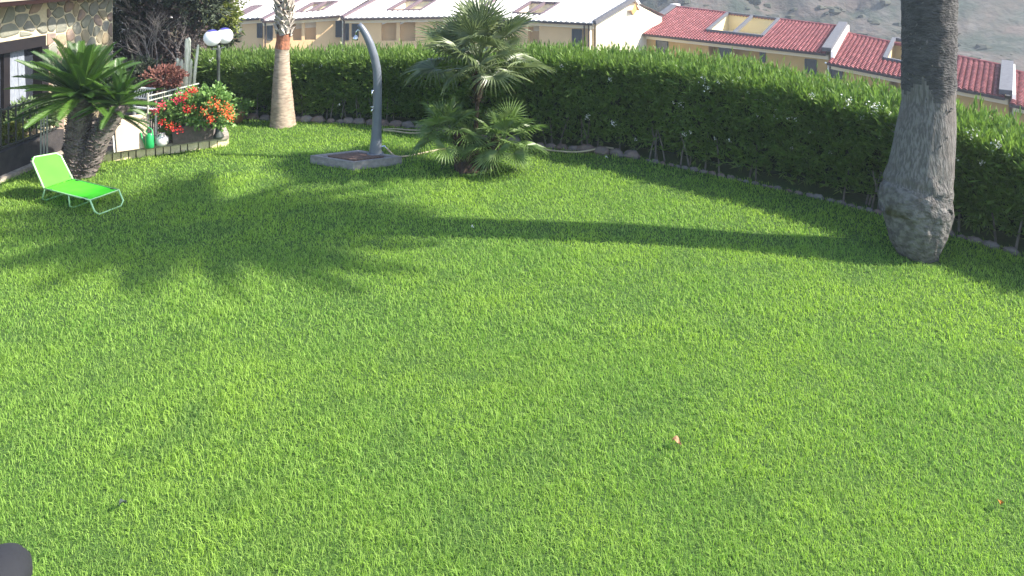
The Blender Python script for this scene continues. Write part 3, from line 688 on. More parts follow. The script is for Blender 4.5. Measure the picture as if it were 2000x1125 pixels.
# ------------------------------------------------------------------ cycad with two trunks
CB = G(158,346); cy = thing('cycad', 'sago cycad with two shaggy trunks forking beside the lime lounger', 'cycad', CB)
def cyp(px, py, d=0): return at(px, py, CB.y+d)
trunks = [([(155,346),(153,310),(153,270),(156,230),(160,190)], [23,23,21,19,17]), ([(168,340),(182,300),(198,265),(216,234),(232,208)], [17,19,19,19,17])]
q = MB(); q.add([(-.03,0,-.01),(.03,0,-.01),(.022,.0,.028),(-.022,0,.028),(-.014,.05,.045),(.014,.05,.045)], [(0,1,5,4),(1,2,5),(2,3,4,5),(3,0,4)])
o = q.build('leaf_scale', M['scale']); LS = o.data; bpy.data.objects.remove(o)
for ti, (tp, tr) in enumerate(trunks):
    P = [cyp(*p) for p in tp]; P[0].z = min(P[0].z, -.03) if ti == 0 else P[0].z; R = [r*CB.y/F for r in tr]
    P, R = resample(P, R, 26); q = MB(); q.tube(P, R, 18, wob=lambda i,k: .93+random.uniform(-.05,.05)); tk = q.build('trunk', M['scale'], cy)
    q = MB(); n = 620
    for i in range(n):
        t = i/n*24; a = int(t); p = P[a].lerp(P[a+1], t-a); r = R[a]; ang = i*2.39996
        d = Vector((math.cos(ang), math.sin(ang), 0)); Mx = Matrix.Translation(p+d*r*.88)@Matrix.Rotation(ang-math.pi/2, 4, 'Z')@Matrix.Rotation(random.uniform(-.3,.5), 4, 'X')@Matrix.Scale(random.uniform(.8,1.25), 4)
        q.add([Mx@v_.co for v_ in LS.vertices], [tuple(f.vertices) for f in LS.polygons])
    q.build('leaf_scales', M['scale'], cy, tk, kind='stuff')
CF = [frond_mesh('frond', 1.08, 60, .17, .017, d, M['cycas'], .55, 0, 20+k) for k, d in enumerate((.2,.4,.6))]
crown(cy, cyp(160,190), CF, 78, 'frond', -16, 84, sc=(.8,1.08))
crown(cy, cyp(233,204), CF, 26, 'frond', -20, 82, sc=(.55,.75))
crown(cy, cyp(229,225,.05), CF, 4, 'frond', -38, -15, sc=(.5,.6), azr=(-.5,.4))

# ------------------------------------------------------------------ stone house at the left
WX = -9.0
hs = thing('stone_house', 'house side wall of rough mixed stone with a dark framed window, at the top left', 'house', Vector((WX, 12, 0)))
y0, y1 = 8.2, WX*F/(220-1000)
zt = 2.95
def wallz(px, py):
    Y = WX*F/(px-1000); return Y, CAMH-(py-HOR)*Y/F
wy0, wy1 = 9.0, wallz(84,75)[0]; wz1 = wallz(84,77)[1]; wz0 = .45
q = MB()
for a, c_, z0, z1 in ((y0, wy0, 0, zt), (wy1, y1, 0, zt), (wy0, wy1, wz1, zt), (wy0, wy1, 0, wz0)):
    q.hexa([(WX-.5,a,z0),(WX,a,z0),(WX,c_,z0),(WX-.5,c_,z0),(WX-.5,a,z1),(WX,a,z1),(WX,c_,z1),(WX-.5,c_,z1)])
q.hexa([(WX-6,y1-.5,0),(WX-.5,y1-.5,0),(WX-.5,y1,0),(WX-6,y1,0),(WX-6,y1-.5,zt),(WX-.5,y1-.5,zt),(WX-.5,y1,zt),(WX-6,y1,zt)])
wallo = q.build('wall', M['mortar'], hs)
# voronoi rubble
def clip(poly, a, b, c):   # keep a*x+b*y<=c
    out = []
    for i in range(len(poly)):
        p, r = poly[i], poly[(i+1)%len(poly)]; dp = a*p[0]+b*p[1]-c; dr = a*r[0]+b*r[1]-c
        if dp <= 0: out.append(p)
        if dp*dr < 0: t = dp/(dp-dr); out.append((p[0]+(r[0]-p[0])*t, p[1]+(r[1]-p[1])*t))
    return out
seeds = []; tries = 0
while tries < 9000 and len(seeds) < 250:
    tries += 1; p = (random.uniform(y0, y1), random.uniform(.2, zt))
    if all((p[0]-s[0])**2+((p[1]-s[1])*1.15)**2 > .19**2 for s in seeds): seeds.append(p)
for s in seeds:
    if wy0-.05 < s[0] < wy1+.05 and wz0-.05 < s[1] < wz1+.05: continue
    poly = [(y0,.02),(y1-.03,.02),(y1-.03,zt),(y0,zt)]
    if s[1] > wz1: poly = clip(poly, 0, -1, -(wz1+.12)) if wy0 < s[0] < wy1+.1 else poly
    for t in seeds:
        if t is s: continue
        a, b_ = t[0]-s[0], t[1]-s[1]; l = math.hypot(a, b_)
        if l > 1.0: continue
        mx, my = (s[0]+t[0])/2, (s[1]+t[1])/2; poly = clip(poly, a/l, b_/l, (a*mx+b_*my)/l-.016)
        if not poly: break
    if s[0] > wy1 and poly: poly = clip(poly, -1, 0, -(wy1+.1))
    if len(poly) < 3: continue
    # chamfer corners so stones read rounded
    rp = []
    for i in range(len(poly)):
        p = poly[i-1]; c_ = poly[i]; r = poly[(i+1)%len(poly)]
        rp += [(c_[0]+(p[0]-c_[0])*.22, c_[1]+(p[1]-c_[1])*.22), (c_[0]+(r[0]-c_[0])*.22, c_[1]+(r[1]-c_[1])*.22)]
    n = len(rp); cx = sum(p[0] for p in rp)/n; cz = sum(p[1] for p in rp)/n; dp = random.uniform(.018,.045)
    vs = [(WX-.01,p[0],p[1]) for p in rp]+[(WX+dp*.6,p[0],p[1]) for p in rp]+[(WX+dp,cx+(p[0]-cx)*.75,cz+(p[1]-cz)*.75) for p in rp]
    q = MB(); q.add(vs, [(i,(i+1)%n,n+(i+1)%n,n+i) for i in range(n)]+[(n+i,n+(i+1)%n,2*n+(i+1)%n,2*n+i) for i in range(n)]+[tuple(range(2*n,3*n))])
    q.build('stone', M[random.choice(['stoneA','stoneA','stoneB','stoneB','stoneC'])], hs)
# window
wn = MB()
def xb(mb, x0, x1, a, c_, z0, z1): mb.hexa([(x0,a,z0),(x1,a,z0),(x1,c_,z0),(x0,c_,z0),(x0,a,z1),(x1,a,z1),(x1,c_,z1),(x0,c_,z1)])
xb(wn, WX-.3, WX+.06, wy0, wy1, wz1-.12, wz1+.08); xb(wn, WX-.3, WX+.06, wy1-.10, wy1+.07, wz0, wz1-.12); xb(wn, WX-.3, WX+.06, wy0, wy0+.1, wz0, wz1-.12); xb(wn, WX-.3, WX+.05, wy0+.1, wy1-.1, wz0, wz0+.1)
ym = wallz(22,100)[0]; xb(wn, WX-.16, WX-.06, ym-.09, ym+.05, wz0+.1, wz1-.12)
win = wn.build('window', M['darkframe'], hs)
q = MB(); xb(q, WX-.14, WX-.12, wy0+.1, ym-.09, wz0+.1, wz1-.12); xb(q, WX-.14, WX-.12, ym+.05, wy1-.1, wz0+.1, wz1-.12); q.build('pane', M['glass'], hs, win)
q = MB(); cw = []
for i in range(13):
    y_ = ym+.07+.035*i; x_ = WX-.10+.012*(i % 2); cw += [(x_, y_, wz0+.45), (x_-.0, y_+(.06 if i > 6 else 0)*-1, wz1-.14)]
q.add(cw, [(2*i,2*i+2,2*i+3,2*i+1) for i in range(12)]); q.build('curtain', M['curtain'], hs, win)
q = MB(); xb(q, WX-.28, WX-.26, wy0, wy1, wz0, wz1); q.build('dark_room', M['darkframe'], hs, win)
# eaves
ez = 2.86
q = MB(); xb(q, WX-.4, WX+.55, y0-1, y1+.15, ez, ez+.03); q.build('soffit', M['soffit'], hs)
q = MB(); xb(q, WX+.55, WX+.60, y0-1, y1+.2, ez-.05, ez+.20); xb(q, WX-.02, WX+.06, y0, y1, ez-.10, ez-.002); q.build('fascia', M['fascia'], hs)
q = MB(); q.hexa([(WX-6,y0-1,ez+.03),(WX+.62,y0-1,ez+.03),(WX+.62,y1+.2,ez+.03),(WX-6,y1+.2,ez+.03),(WX-6,y0-1,ez+2.1),(WX+.62,y0-1,ez+.22),(WX+.62,y1+.2,ez+.22),(WX-6,y1+.2,ez+2.1)]); q.build('roof', M['rooftile'], hs)

# dark low wall + black railing along the terrace edge
lw = T1.x
q = MB(); xb(q, lw-.22, lw-.02, 6.2, 11.9, -.02, .44); o = q.build('low_wall', M['darkwall'], loc=(lw-.1, 8.5, 0)); tag(o, 'dark low garden wall under the black railing at the left edge', 'wall')
q = MB(); xb(q, lw-.01, lw+.11, 6.2, 11.9, -.02, .07); o = q.build('path_edging', M['kerbcap'], loc=(lw+.05, 8.5, 0)); tag(o, 'narrow edging strip along the grass under the dark low wall', 'edging')
rl = thing('black_railing', 'black iron railing on the dark low wall, left of the lounger', 'railing', Vector((lw-.12, 9, .44)))
zr = .44; yr = 6.4
for zz in (zr+.04, zr+.66):
    q = MB(); q.beam((lw-.12,6.3,zz), (lw-.12,11.9,zz), .03, .03); q.build('rail', M['iron'], rl)
bm = MB(); bm.box((0,0,0), .018, .018, .70); o = bm.build('bar', M['iron']); BAR = o.data; bpy.data.objects.remove(o)
while yr < 11.9:
    inst('bar', BAR, rl, Matrix.Translation(Vector((lw-.12, yr, zr))-Vector(rl.location))); yr += .16
def leaf_cloud(name, c, rad, n, L, W, mt, root=None, nl=7, kind='stuff', loc=None, spread=1.0, up=.3, shell=.6):
    u = rng.normal(size=(n, 3)); u /= np.linalg.norm(u, axis=1)[:, None]; r = (shell+(1-shell)*rng.random((n, 1)))*(1+.25*hn(u[:, 0:1]*2, u[:, 2:3]*2+u[:, 1:2]*1.5))
    P = np.array(c)+u*r*np.array(rad); D = u+np.array([0, 0, up])+rng.normal(size=(n, 3))*.4
    V, Fc, R_ = shoots(P, D, nl, L*1.1, L, W, spread)
    return np_mesh(name, V, Fc, mt, 3, rnd=R_, root=root, kind=kind, loc=loc)
def bush(name, label, cat, px, py, Y, rx, rz, n, L, W, mt, basez=None, cores=True, **k):
    c = at(px, py, Y); rx *= Y/F; rz *= Y/F; t = thing(name, label, cat, Vector((c.x, Y, basez if basez is not None else max(0, c.z-rz))))
    leaf_cloud('foliage', c, (rx, rx*.8, rz), n, L, W, mt, t, **k)
    if cores:
        q = MB()
        for i in range(7):
            a = random.uniform(0, 6.28); q.tube([t.location, Vector((c.x, c.y, c.z-rz*.3))+Vector((math.cos(a)*rx*.3, math.sin(a)*rx*.3, 0)), Vector((c.x, c.y, c.z))+Vector((math.cos(a)*rx*.8, math.sin(a)*rx*.6, rz*.5))], [.02,.014,.006], 5)
        q.build('stems', M['twig'], t)
    return t, c
bush('leafy_shrub', 'dark leafy shrub growing over the black railing below the window', 'shrub', 62, 226, 11.7, 50, 20, 420, .08, .035, M['shrub'], .5)
bush('low_shrub', 'yellowish leafy shrub low at the left edge behind the black railing', 'shrub', 8, 270, 11.1, 24, 22, 180, .08, .04, M['yellowleaf'], .4)
# white pipes beside the trunk
for i, (px, h) in enumerate(((80,.72),(86,.75),(92,.76))):
    p = G(px, 306, TZ); q = MB(); q.tube([p-Vector((0,0,.02)), p+Vector((0,0,h-.05))], .013, 8); o = q.build('thin_pole', M['railpale'], loc=p)
    tag(o, ['pale thin pole nearest the window, behind the lounger back', 'pale thin pole in the middle of the three behind the lounger back', 'pale thin pole nearest the cycad, behind the lounger back'][i], 'pole', 'three thin poles behind the lounger')

# ------------------------------------------------------------------ things on the terrace
TY = lambda t, d=.25: K0+kd*(L*0)+(K1-K0)*t+kn*d
def onT(px, py):  return G(px, py, TZ)
# leaning beige board with white post
pA = onT(228,297); pB = onT(288,288)
dB = (pB-pA).normalized(); nB = Vector((-dB.y, dB.x, 0))
bd = thing('leaning_board', 'beige board with a white left edge standing on the kerb by the green watering can', 'board', (pA+pB)/2)
hB = (297-232)*pA.y/F
q = MB(); q.hexa([pA, pB, pB+nB*.03, pA+nB*.03, pA+nB*.10+Vector((-.04,0,hB)), pB+nB*.10+Vector((0,0,hB)), pB+nB*.13+Vector((0,0,hB)), pA+nB*.13+Vector((-.04,0,hB))]); q.build('panel', M['board'], bd)
q = MB(); q.beam(pA-dB*.03+nB*.01, pA-dB*.03+nB*.11+Vector((-.05,0,hB+.03)), .03, .03); q.build('edge_strip', M['white'], bd)
q = MB(); q.beam(pA-dB*.005-nB*.01+Vector((0,0,.0)), pA-dB*.005+nB*.09+Vector((-.04,0,hB)), .012, .02); q.build('dark_seam', M['black'], bd)
# watering can
wc = onT(292,289); can = thing('watering_can', 'green plastic watering can standing on the stone kerb', 'watering can', wc)
q = MB(); q.lathe([(.065,0),(.078,.01),(.080,.10),(.074,.2),(.055,.26),(.05,.265)], wc, 20, 1, .8); q.build('body', M['can'], can, smooth=True)
q = MB(); q.tube([wc+Vector((-.06,0,.20)), wc+Vector((-.055,0,.31)), wc+Vector((-.01,0,.37)), wc+Vector((.045,0,.33)), wc+Vector((.065,0,.2)), wc+Vector((.07,0,.1))], .012, 8); q.build('handle', M['can'], can, smooth=True)
q = MB(); q.tube([wc+Vector((-.05,-.03,.06)), wc+Vector((-.12,-.02,.18)), wc+Vector((-.16,0,.28))], [.018,.013,.011], 8); q.build('spout', M['can'], can, smooth=True)
pt = onT(317,285); pot = thing('white_pot', 'round white pot between the watering can and the geranium planter', 'pot', pt)
q = MB(); q.lathe([(.05,0),(.09,.03),(.112,.09),(.10,.15),(.05,.19),(.042,.22),(.052,.235),(.04,.235)], pt, 20); q.build('jar', M['pot'], pot, smooth=True)
q = MB(); q.tube([pt+Vector((-.045,0,.21)), pt+Vector((-.085,0,.2)), pt+Vector((-.095,0,.14))], .01, 6); q.build('handle', M['pot'], pot)
# geranium planter
g0 = onT(338,283); g1 = onT(416,272); gd = (g1-g0).normalized(); gn = Vector((-gd.y, gd.x, 0)); gh = .30; up = Vector((0,0,1))
pl = thing('geranium_planter', 'dark planter box overflowing with red and orange geraniums, at the foot of the lamp', 'planter', (g0+g1)/2)
e0 = g0; e1 = g1
q = MB(); gdp = gn*.28
q.hexa([e0, e1, e1+gdp, e0+gdp, e0-gd*.02-gn*.02+up*gh, e1+gd*.02-gn*.02+up*gh, e1+gd*.02+gdp+up*gh, e0-gd*.02+gdp+up*gh]); q.build('box', M['planter'], pl)
q = MB(); q.beam(e0-gd*.03-gn*.02+up*gh, e1+gd*.03-gn*.02+up*gh, .04, .04); q.build('rim', M['planter'], pl)
Yg = g0.y+.15; Vs = []; Fs = []; Rs = []; tot = 0
for px, py, rx, rz, n in ((326,228,24,20,130),(352,218,38,22,240),(392,215,38,24,300),(426,208,20,26,180),(382,196,36,20,200),(338,254,18,10,60),(418,188,22,18,130),(438,226,12,18,80)):
    c = at(px, py, Yg+random.uniform(-.1,.15)); k = Yg/F; u = rng.normal(size=(n,3)); u /= np.linalg.norm(u,axis=1)[:,None]
    P = np.array(c)+u*(.55+.5*rng.random((n,1)))*np.array([rx*k, .22, rz*k])
    V, Fc, R_ = shoots(P, u+rng.normal(size=(n,3))*.6, 6, .07, .055, .05, 1.2); Vs.append(V); Fs.append(Fc+tot); Rs.append(R_); tot += len(V)
np_mesh('foliage', np.concatenate(Vs), np.concatenate(Fs), M['geranium'], 3, rnd=np.concatenate(Rs), root=pl, kind='stuff')
FG = {k: [flower_mesh('flower_cluster', 34, .032, .026, s2, M[k]) for s2 in (.035,.05)] for k in ('red','orange','magenta')}
for px, py, kd_, r in ((307,211,'magenta',1),(300,217,'magenta',0),(316,206,'magenta',0),(355,193,'magenta',1),(347,196,'magenta',0),(375,181,'red',1),(379,177,'red',0),(372,213,'red',1),(366,216,'red',0),(340,250,'red',1),(348,255,'red',1),(333,247,'orange',0),(402,213,'orange',1),(420,202,'orange',1),(426,208,'orange',0),(446,210,'orange',1),(446,225,'orange',1),(441,218,'orange',1),(450,230,'orange',0),(317,240,'red',0),(413,229,'orange',0),(399,222,'orange',0),(410,236,'red',0),(361,190,'red',0)):
    c = at(px, py, Yg-.28); inst('flower_cluster', FG[kd_][r], pl, Matrix.Translation(c-Vector(pl.location))@Matrix.Rotation(random.uniform(0,6),4,'Z'))['kind'] = 'stuff'
# small terracotta pot plant on the lawn side
tp = G(462,240); pp = thing('potted_plant', 'small terracotta pot with a trailing green plant, right of the geraniums', 'potted plant', tp)
q = MB(); q.lathe([(.11,0),(.17,.22),(.19,.23),(.19,.27),(.17,.27)], tp, 18); q.build('pot', M['terracotta'], pp, smooth=True)
leaf_cloud('foliage', (tp.x, tp.y, .33), (.26,.22,.14), 170, .06, .04, M['geranium'], pp, nl=6)
# lamp post
lp = onT(421,272); lp.y += .12; lamp = thing('twin_globe_lamp', 'black lamp post with two white globes above the geranium planter', 'lamp', lp)
k = lp.y/F; X0 = lp.x
def lpz(py): return CAMH-(py-HOR)*lp.y/F
q = MB(); q.lathe([(.10,0),(.10,.03),(.06,.10),(.045,.22),(.035,.3),(.033,.9),(.04,.92),(.03,.95),(.027,lpz(118)-TZ),(.045,lpz(115)-TZ),(.03,lpz(110)-TZ),(.045,lpz(100)-TZ),(.03,lpz(94)-TZ),(.025,lpz(88)-TZ)], lp, 14); q.build('post', M['iron'], lamp, smooth=True)
for sx, sy in ((-1,-.25),(1,.25)):
    c = Vector((X0+sx*.042, lp.y+sy*.66, lpz(72))); q = MB()
    q.lathe([((.155)*math.sin(math.pi*i/12)+.001, -.155*math.cos(math.pi*i/12)) for i in range(13)], c, 22); q.build('globe', M['globe'], lamp, smooth=True)
    q = MB(); q.tube([Vector((X0, lp.y, lpz(96))), Vector((c.x, c.y, lpz(94))), Vector((c.x, c.y, c.z-.155))], .014, 8); q.lathe([(.03,0),(.055,.02),(.06,.035)], (c.x, c.y, c.z-.172), 12); q.build('arm', M['iron'], lamp)
    q = MB(); q.lathe([(.160*math.sin(math.radians(a)), .160*math.cos(math.radians(a))) for a in (36,30,24,16,8,2)], c, 20); q.build('cap', M['globefringe'], lamp, smooth=True)  # violet colour fringe of the globe built as a cap, not a part

# railing behind the planter
r0 = onT(289,290)+kn*.3; r0.z = TZ; r1 = r0+(K1-K0)*.78+kn*.9; r1.z = TZ
def rail_top(px, py, P): return at(px, py, P.y)
rg = thing('green_railing', 'old green picket railing with pale top rails behind the geraniums', 'railing', r0)
tp0 = at(290,188,r0.y); hR = tp0.z-TZ; r1 = at(388,240,r0.y+1.2); r1.z = TZ
q = MB(); q.tube([r0, r0+up*(hR+.05)], .02, 8); q.build('post', M['railpale'], rg)
for h in (hR, hR*.9, .1):
    q = MB(); q.tube([r0+up*h, r1+up*h], .014, 6); q.build('rail', M['railpale'], rg)
bm = MB(); bm.box((0,0,0), .014, .014, hR); o = bm.build('picket', M['railgreen']); PK = o.data; bpy.data.objects.remove(o)
for i in range(1, 24): inst('picket', PK, rg, Matrix.Translation(r0.lerp(r1, i/24)-Vector(rg.location)))
# white slatted chair behind
cb = at(278, 245, 12.2); cb.z = TZ; ch = thing('slatted_chair', 'white slatted garden chair partly hidden behind the green railing', 'chair', cb)
k = 12.2/F
def cp(px, py, d=0): return at(px, py, 12.2+d)
for i in range(8):
    q = MB(); q.beam(cp(266+i*4.6,172+i*.3), cp(262+i*4.6,188+i*.6), .022, .012); q.build('back_slat', M['white'], ch)
q = MB(); q.beam(cp(263,171), cp(303,174), .04, .03); q.beam(cp(258,190), cp(300,194), .035, .025); q.build('back_frame', M['white'], ch)
for i in range(5):
    q = MB(); q.beam(cp(262,208+i*.5,-.1*i), cp(306,212+i*.5,-.1*i), .05, .015); q.build('seat_slat', M['white'], ch)
for px, d in ((262,0),(304,0),(264,-.4),(305,-.4)):
    a = cp(px,192 if d == 0 else 211,d); q = MB(); q.beam(a, Vector((a.x, a.y, TZ)), .03, .03); q.build('leg', M['white'], ch)

# pale columnar stalks
sb = at(365,165,14.2); sb.z = 0; cs2 = thing('columnar_cactus', 'clump of tall pale columnar stalks behind the railing, left of the lamp', 'cactus', Vector((sb.x, 14.2, 0)))
for x0, y0_, x1, y1_, wd in ((346,170,347,115,7),(354,170,355,118,6),(363,172,364,77,6),(365,172,369,75,8),(370,172,373,118,6),(378,170,387,89,5),(359,172,361,125,5)):
    dY = random.uniform(-.15,.15); a = at(x0, y0_, 14.2+dY); c = at(x1, y1_, 14.2+dY); a2 = Vector((a.x-(c.x-a.x)*.3, a.y, 0)); r = wd*.5*14.2/F
    Pm, Rm = resample([a2, a, a.lerp(c,.5)+Vector((random.uniform(-.012,.012),0,0)), c, c+Vector((0,0,.02))], [r*1.1, r, r*1.0, r*.85, r*.4], 26)
    q = MB(); q.tube(Pm, Rm, 14, wob=lambda i,k: (1.12 if k % 2 else .84)+random.uniform(-.03,.03)); q.build('stalk', M['cactus'], cs2)

# trees beyond the terrace
def branch(q, p, d, L, r, lev):
    e = p+d*L; m = p+d*L*.5+Vector((random.uniform(-1,1), random.uniform(-1,1), random.uniform(-1,1)))*L*.08
    q.tube([p, m, e], [r, r*.8, r*.6], 5 if lev else 8, cap=False)
    if lev >= 4: return
    for i in range(3 if lev < 3 else 2):
        nd = (d+Vector((random.uniform(-1,1), random.uniform(-1,1), random.uniform(-.5,.7)))*.75).normalized(); branch(q, p.lerp(e, random.uniform(.5,1)), nd, L*random.uniform(.55,.8), r*.55, lev+1)
def tree(px, Y, label, blobs, mt, twigs=None, cat='tree', rad=.14, bz=0):
    c = at(px, 60, Y); t = thing('tree', label, cat, Vector((c.x, Y, bz)))
    q = MB(); branch(q, Vector((c.x, Y, bz)), Vector((.02,0,1)), 2.0, rad, 0); q.build('trunk', M['twig'], t)
    for (x, y, rx, rz, n, m_) in blobs:
        cc_ = at(x, y, Y); kk = Y/F; leaf_cloud('crown', cc_, (rx*kk, rx*kk*.8, rz*kk), n, .11, .045, M[m_], t, nl=7, shell=.35)
    return t
tree(300, 16.2, 'dark shadowy tree with dry brown inner twigs beside the stone house', [(265,55,70,75,900,'darkleaf'),(330,60,75,80,900,'drybrush'),(290,-60,150,80,1500,'darkleaf'),(350,130,60,50,500,'drybrush'),(260,140,70,55,600,'darkleaf'),(390,0,60,55,500,'darkleaf'),(300,170,90,40,600,'darkleaf')], M['darkleaf'], rad=.2)
tree(425, 17.6, 'sunlit yellow green tree above the twin globe lamp', [(432,25,38,42,520,'yellowleaf'),(410,70,30,32,240,'yellowleaf'),(395,20,34,50,260,'darkleaf'),(440,70,22,24,120,'darkleaf')], M['yellowleaf'], rad=.1)
tw = thing('bare_shrub', 'bare grey twiggy shrub in front of the dark tree', 'shrub', Vector((at(320,100,15.0).x, 15.0, 0)))
q = MB(); random.seed(21)
for i in range(3): branch(q, Vector((at(318+i*8,100,15).x, 15, .1)), Vector((random.uniform(-.25,.2), -.1, 1)).normalized(), 1.15, .028, 0)
q.build('twigs', M['twig'], tw, kind='stuff')
bush('red_bush', 'dull red flowering bush behind the green railing', 'bush', 322, 152, 13.6, 34, 18, 330, .06, .04, M['dull'], 0)
bush('grey_green_shrub', 'dull green shrub between the cycad and the red bush', 'shrub', 275, 150, 13.9, 48, 32, 420, .08, .04, M['darkleaf'], 0)

# ------------------------------------------------------------------ houses beyond the hedge
def lerp4(E0, E1, R0, R1, u, v): return E0.lerp(E1, u).lerp(R0.lerp(R1, u), v)
def invuv(E, px, py):
    best = None
    for rnd_ in range(3):
        if rnd_ == 0: us = np.linspace(-.1,1.1,49); vs_ = np.linspace(-.1,1.1,49)
        else: du = .03/6**(rnd_-1); us = np.linspace(best[1]-du, best[1]+du, 13); vs_ = np.linspace(best[2]-du, best[2]+du, 13)
        bb = None
        for a in us:
            for c in vs_:
                p = lerp4(*E, a, c); e = (1000+p.x*F/p.y-px)**2+(HOR+(CAMH-p.z)*F/p.y-py)**2
                if bb is None or e < bb[0]: bb = (e, a, c)
        best = bb
    return best[1], best[2]
def roof(t, E, tile, matn, hole=None, wellmat='yellow', framemat='rooflead', rows=22, divide=True, lip=.06):
    E0, E1, R0, R1 = E; W = (E1-E0).length; H = (R0-E0).length; N_ = ((E1-E0).cross(R0-E0)).normalized()
    if N_.z < 0: N_ = -N_
    ncol = max(4, int(W/tile)); prof_ = [0, .8, 1, .8]; K = 4
    hu0 = hu1 = hv0 = hv1 = None
    if hole: (hu0, hv0), (hu1, hv1) = hole
    V = []; Fc = []; nr = rows
    us = [(i+j/K)/ncol for i in range(ncol) for j in range(K)]+[1]
    for r in range(nr):
        v0 = r/nr; v1 = (r+1)/nr
        base = len(V)
        for i, u in enumerate(us):
            h = prof_[i % K]*.10
            V.append(lerp4(E0,E1,R0,R1,u,v0)+N_*(h+.045)); V.append(lerp4(E0,E1,R0,R1,u,v1)+N_*(h+.0)); V.append(lerp4(E0,E1,R0,R1,u,v0)+N_*(h*.6-.02))
        for i in range(len(us)-1):
            if hole and hu0 < (us[i]+us[i+1])/2 < hu1 and hv0 < (v0+v1)/2 < hv1: continue
            a = base+i*3; Fc += [(a, a+3, a+4, a+1), (a+2, a+5, a+3, a)]
    q = MB(); q.add(V, Fc); ro = q.build('roof_tiles', M[matn], t, kind='stuff')
    if hole:
        C = [lerp4(E0,E1,R0,R1,a,c) for a, c in ((hu0,hv0),(hu1,hv0),(hu1,hv1),(hu0,hv1))]; dn_ = Vector((0,0,-1.25))
        q = MB(); q.add(C+[c+dn_ for c in C], [(0,1,5,4),(1,2,6,5),(2,3,7,6),(3,0,4,7),(4,5,6,7)]); wl = q.build('roof_terrace', M[wellmat], t)
        q = MB(); tk = .22
        for i in range(4): q.beam(C[i]+N_*lip, C[(i+1)%4]+N_*lip, tk, .2)
        if divide: q.beam(C[0].lerp(C[1],.5)+N_*lip, C[3].lerp(C[2],.5)+N_*lip, tk, .2)
        q.build('terrace_frame', M[framemat], t, wl)
    else:
        pass
    # gutter and ridge
    q = MB(); q.beam(E0-N_*.03, E1-N_*.03, .16, .14); q.build('gutter', M['gutter'], t)
    q = MB(); q.tube([R0+N_*.05, R1+N_*.05], .12, 8); q.build('ridge', M[matn], t)
def wallrow(t, E, matn, strips, bottom=-10.5, inset=.55, windows=(), depth=.8, pipes=(), loggiamat='peach', slopes=()):
    E0, E1, R0, R1 = E; e = (E1-E0); e.z = 0; e.normalize(); n = Vector((e.y, -e.x, 0))
    if n.y > 0: n = -n
    A0 = E0-n*inset; A1 = E1-n*inset; N = n
    def col(px):     # point of the wall under the eave at image column px
        p = ray_plane(px, 60, A0, N); s2 = (p-A0).dot(e)/(A1-A0).dot(e); return A0+(A1-A0)*s2
    q = MB()
    def blk(a, c, z0, z1f, d0, d1):
        za = a.z if z1f is None else z1f; zc = c.z if z1f is None else z1f
        q.hexa([Vector((a.x-n.x*d0,a.y-n.y*d0,z0)),Vector((c.x-n.x*d0,c.y-n.y*d0,z0)),Vector((c.x-n.x*d1,c.y-n.y*d1,z0)),Vector((a.x-n.x*d1,a.y-n.y*d1,z0)),
                Vector((a.x-n.x*d0,a.y-n.y*d0,za-.1)),Vector((c.x-n.x*d0,c.y-n.y*d0,zc-.1)),Vector((c.x-n.x*d1,c.y-n.y*d1,zc-.1)),Vector((a.x-n.x*d1,a.y-n.y*d1,za-.1))])
    cur = A0
    for x0, x1, yb in strips:
        a = col(x0); c = col(x1); blk(cur, a, bottom, None, 0, depth)
        zb = ray_plane(x0, yb, A0, N).z; blk(a, c, bottom, zb, 0, .15); blk(a, c, bottom, None, depth-.1, depth); cur = c
    blk(cur, A1, bottom, None, 0, depth); q.build('wall', M[matn], t)
    q = MB(); q.add([E0-Vector((0,0,.12)), E1-Vector((0,0,.12)), A1-n*depth-Vector((0,0,.12)), A0-n*depth-Vector((0,0,.12))], [(0,1,2,3)]); q.build('soffit', M['cream'], t)
    q = MB(); q.beam(A0+n*.06-Vector((0,0,.25)), A1+n*.06-Vector((0,0,.25)), .12, .28); q.build('cornice', M['cream'], t)
    for x0, y0_, x1, y1_ in windows:
        a = ray_plane(x0, y0_, A0+n*.03, N); c = ray_plane(x1, y0_, A0+n*.03, N); zb = ray_plane(x0, y1_, A0+n*.03, N).z; zt_ = min(a.z, c.z)
        a.z = c.z = 0
        f = MB(); bw = .07
        f.beam(a+Vector((0,0,zb)), a+Vector((0,0,zt_)), bw, .1, n); f.beam(c+Vector((0,0,zb)), c+Vector((0,0,zt_)), bw, .1, n)
        f.beam(a+Vector((0,0,zt_)), c+Vector((0,0,zt_)), .1, bw); f.beam(a+Vector((0,0,zb)), c+Vector((0,0,zb)), .14, bw)
        fo = f.build('window', M['shutter'], t)
        f = MB(); f.add([a+Vector((0,0,zb)), c+Vector((0,0,zb)), c+Vector((0,0,zt_)), a+Vector((0,0,zt_))], [(0,1,2,3)]); f.build('pane', M['pane'], t, fo)
    for px, yt, yb, mn in pipes:
        a = ray_plane(px, yt, A0+n*.12, N); q = MB(); q.tube([a+n*.35+Vector((0,0,.15)), a, Vector((a.x, a.y, bottom))], .055, 8); q.build('downpipe', M[mn], t)
    for x0, x1, y_ in slopes:   # small sloping canopies inside the recesses
        a = ray_plane(x0, y_, A0-n*.1, N); c = ray_plane(x1, y_-9, A0-n*.1, N); q = MB(); q.hexa([a, c, c-n*1.1, a-n*1.1, a+Vector((0,0,.12)), c+Vector((0,0,.12)), c-n*1.1+Vector((0,0,.12)), a-n*1.1+Vector((0,0,.12))]); q.build('canopy', M['glarewhite'], t)
    return A0, A1, n, e
def verge(t, a, c, w_, h, mn, lift=.12, name='verge'):
    q = MB(); q.beam(a+Vector((0,0,lift)), c+Vector((0,0,lift)), w_, h); return q.build(name, M[mn], t)
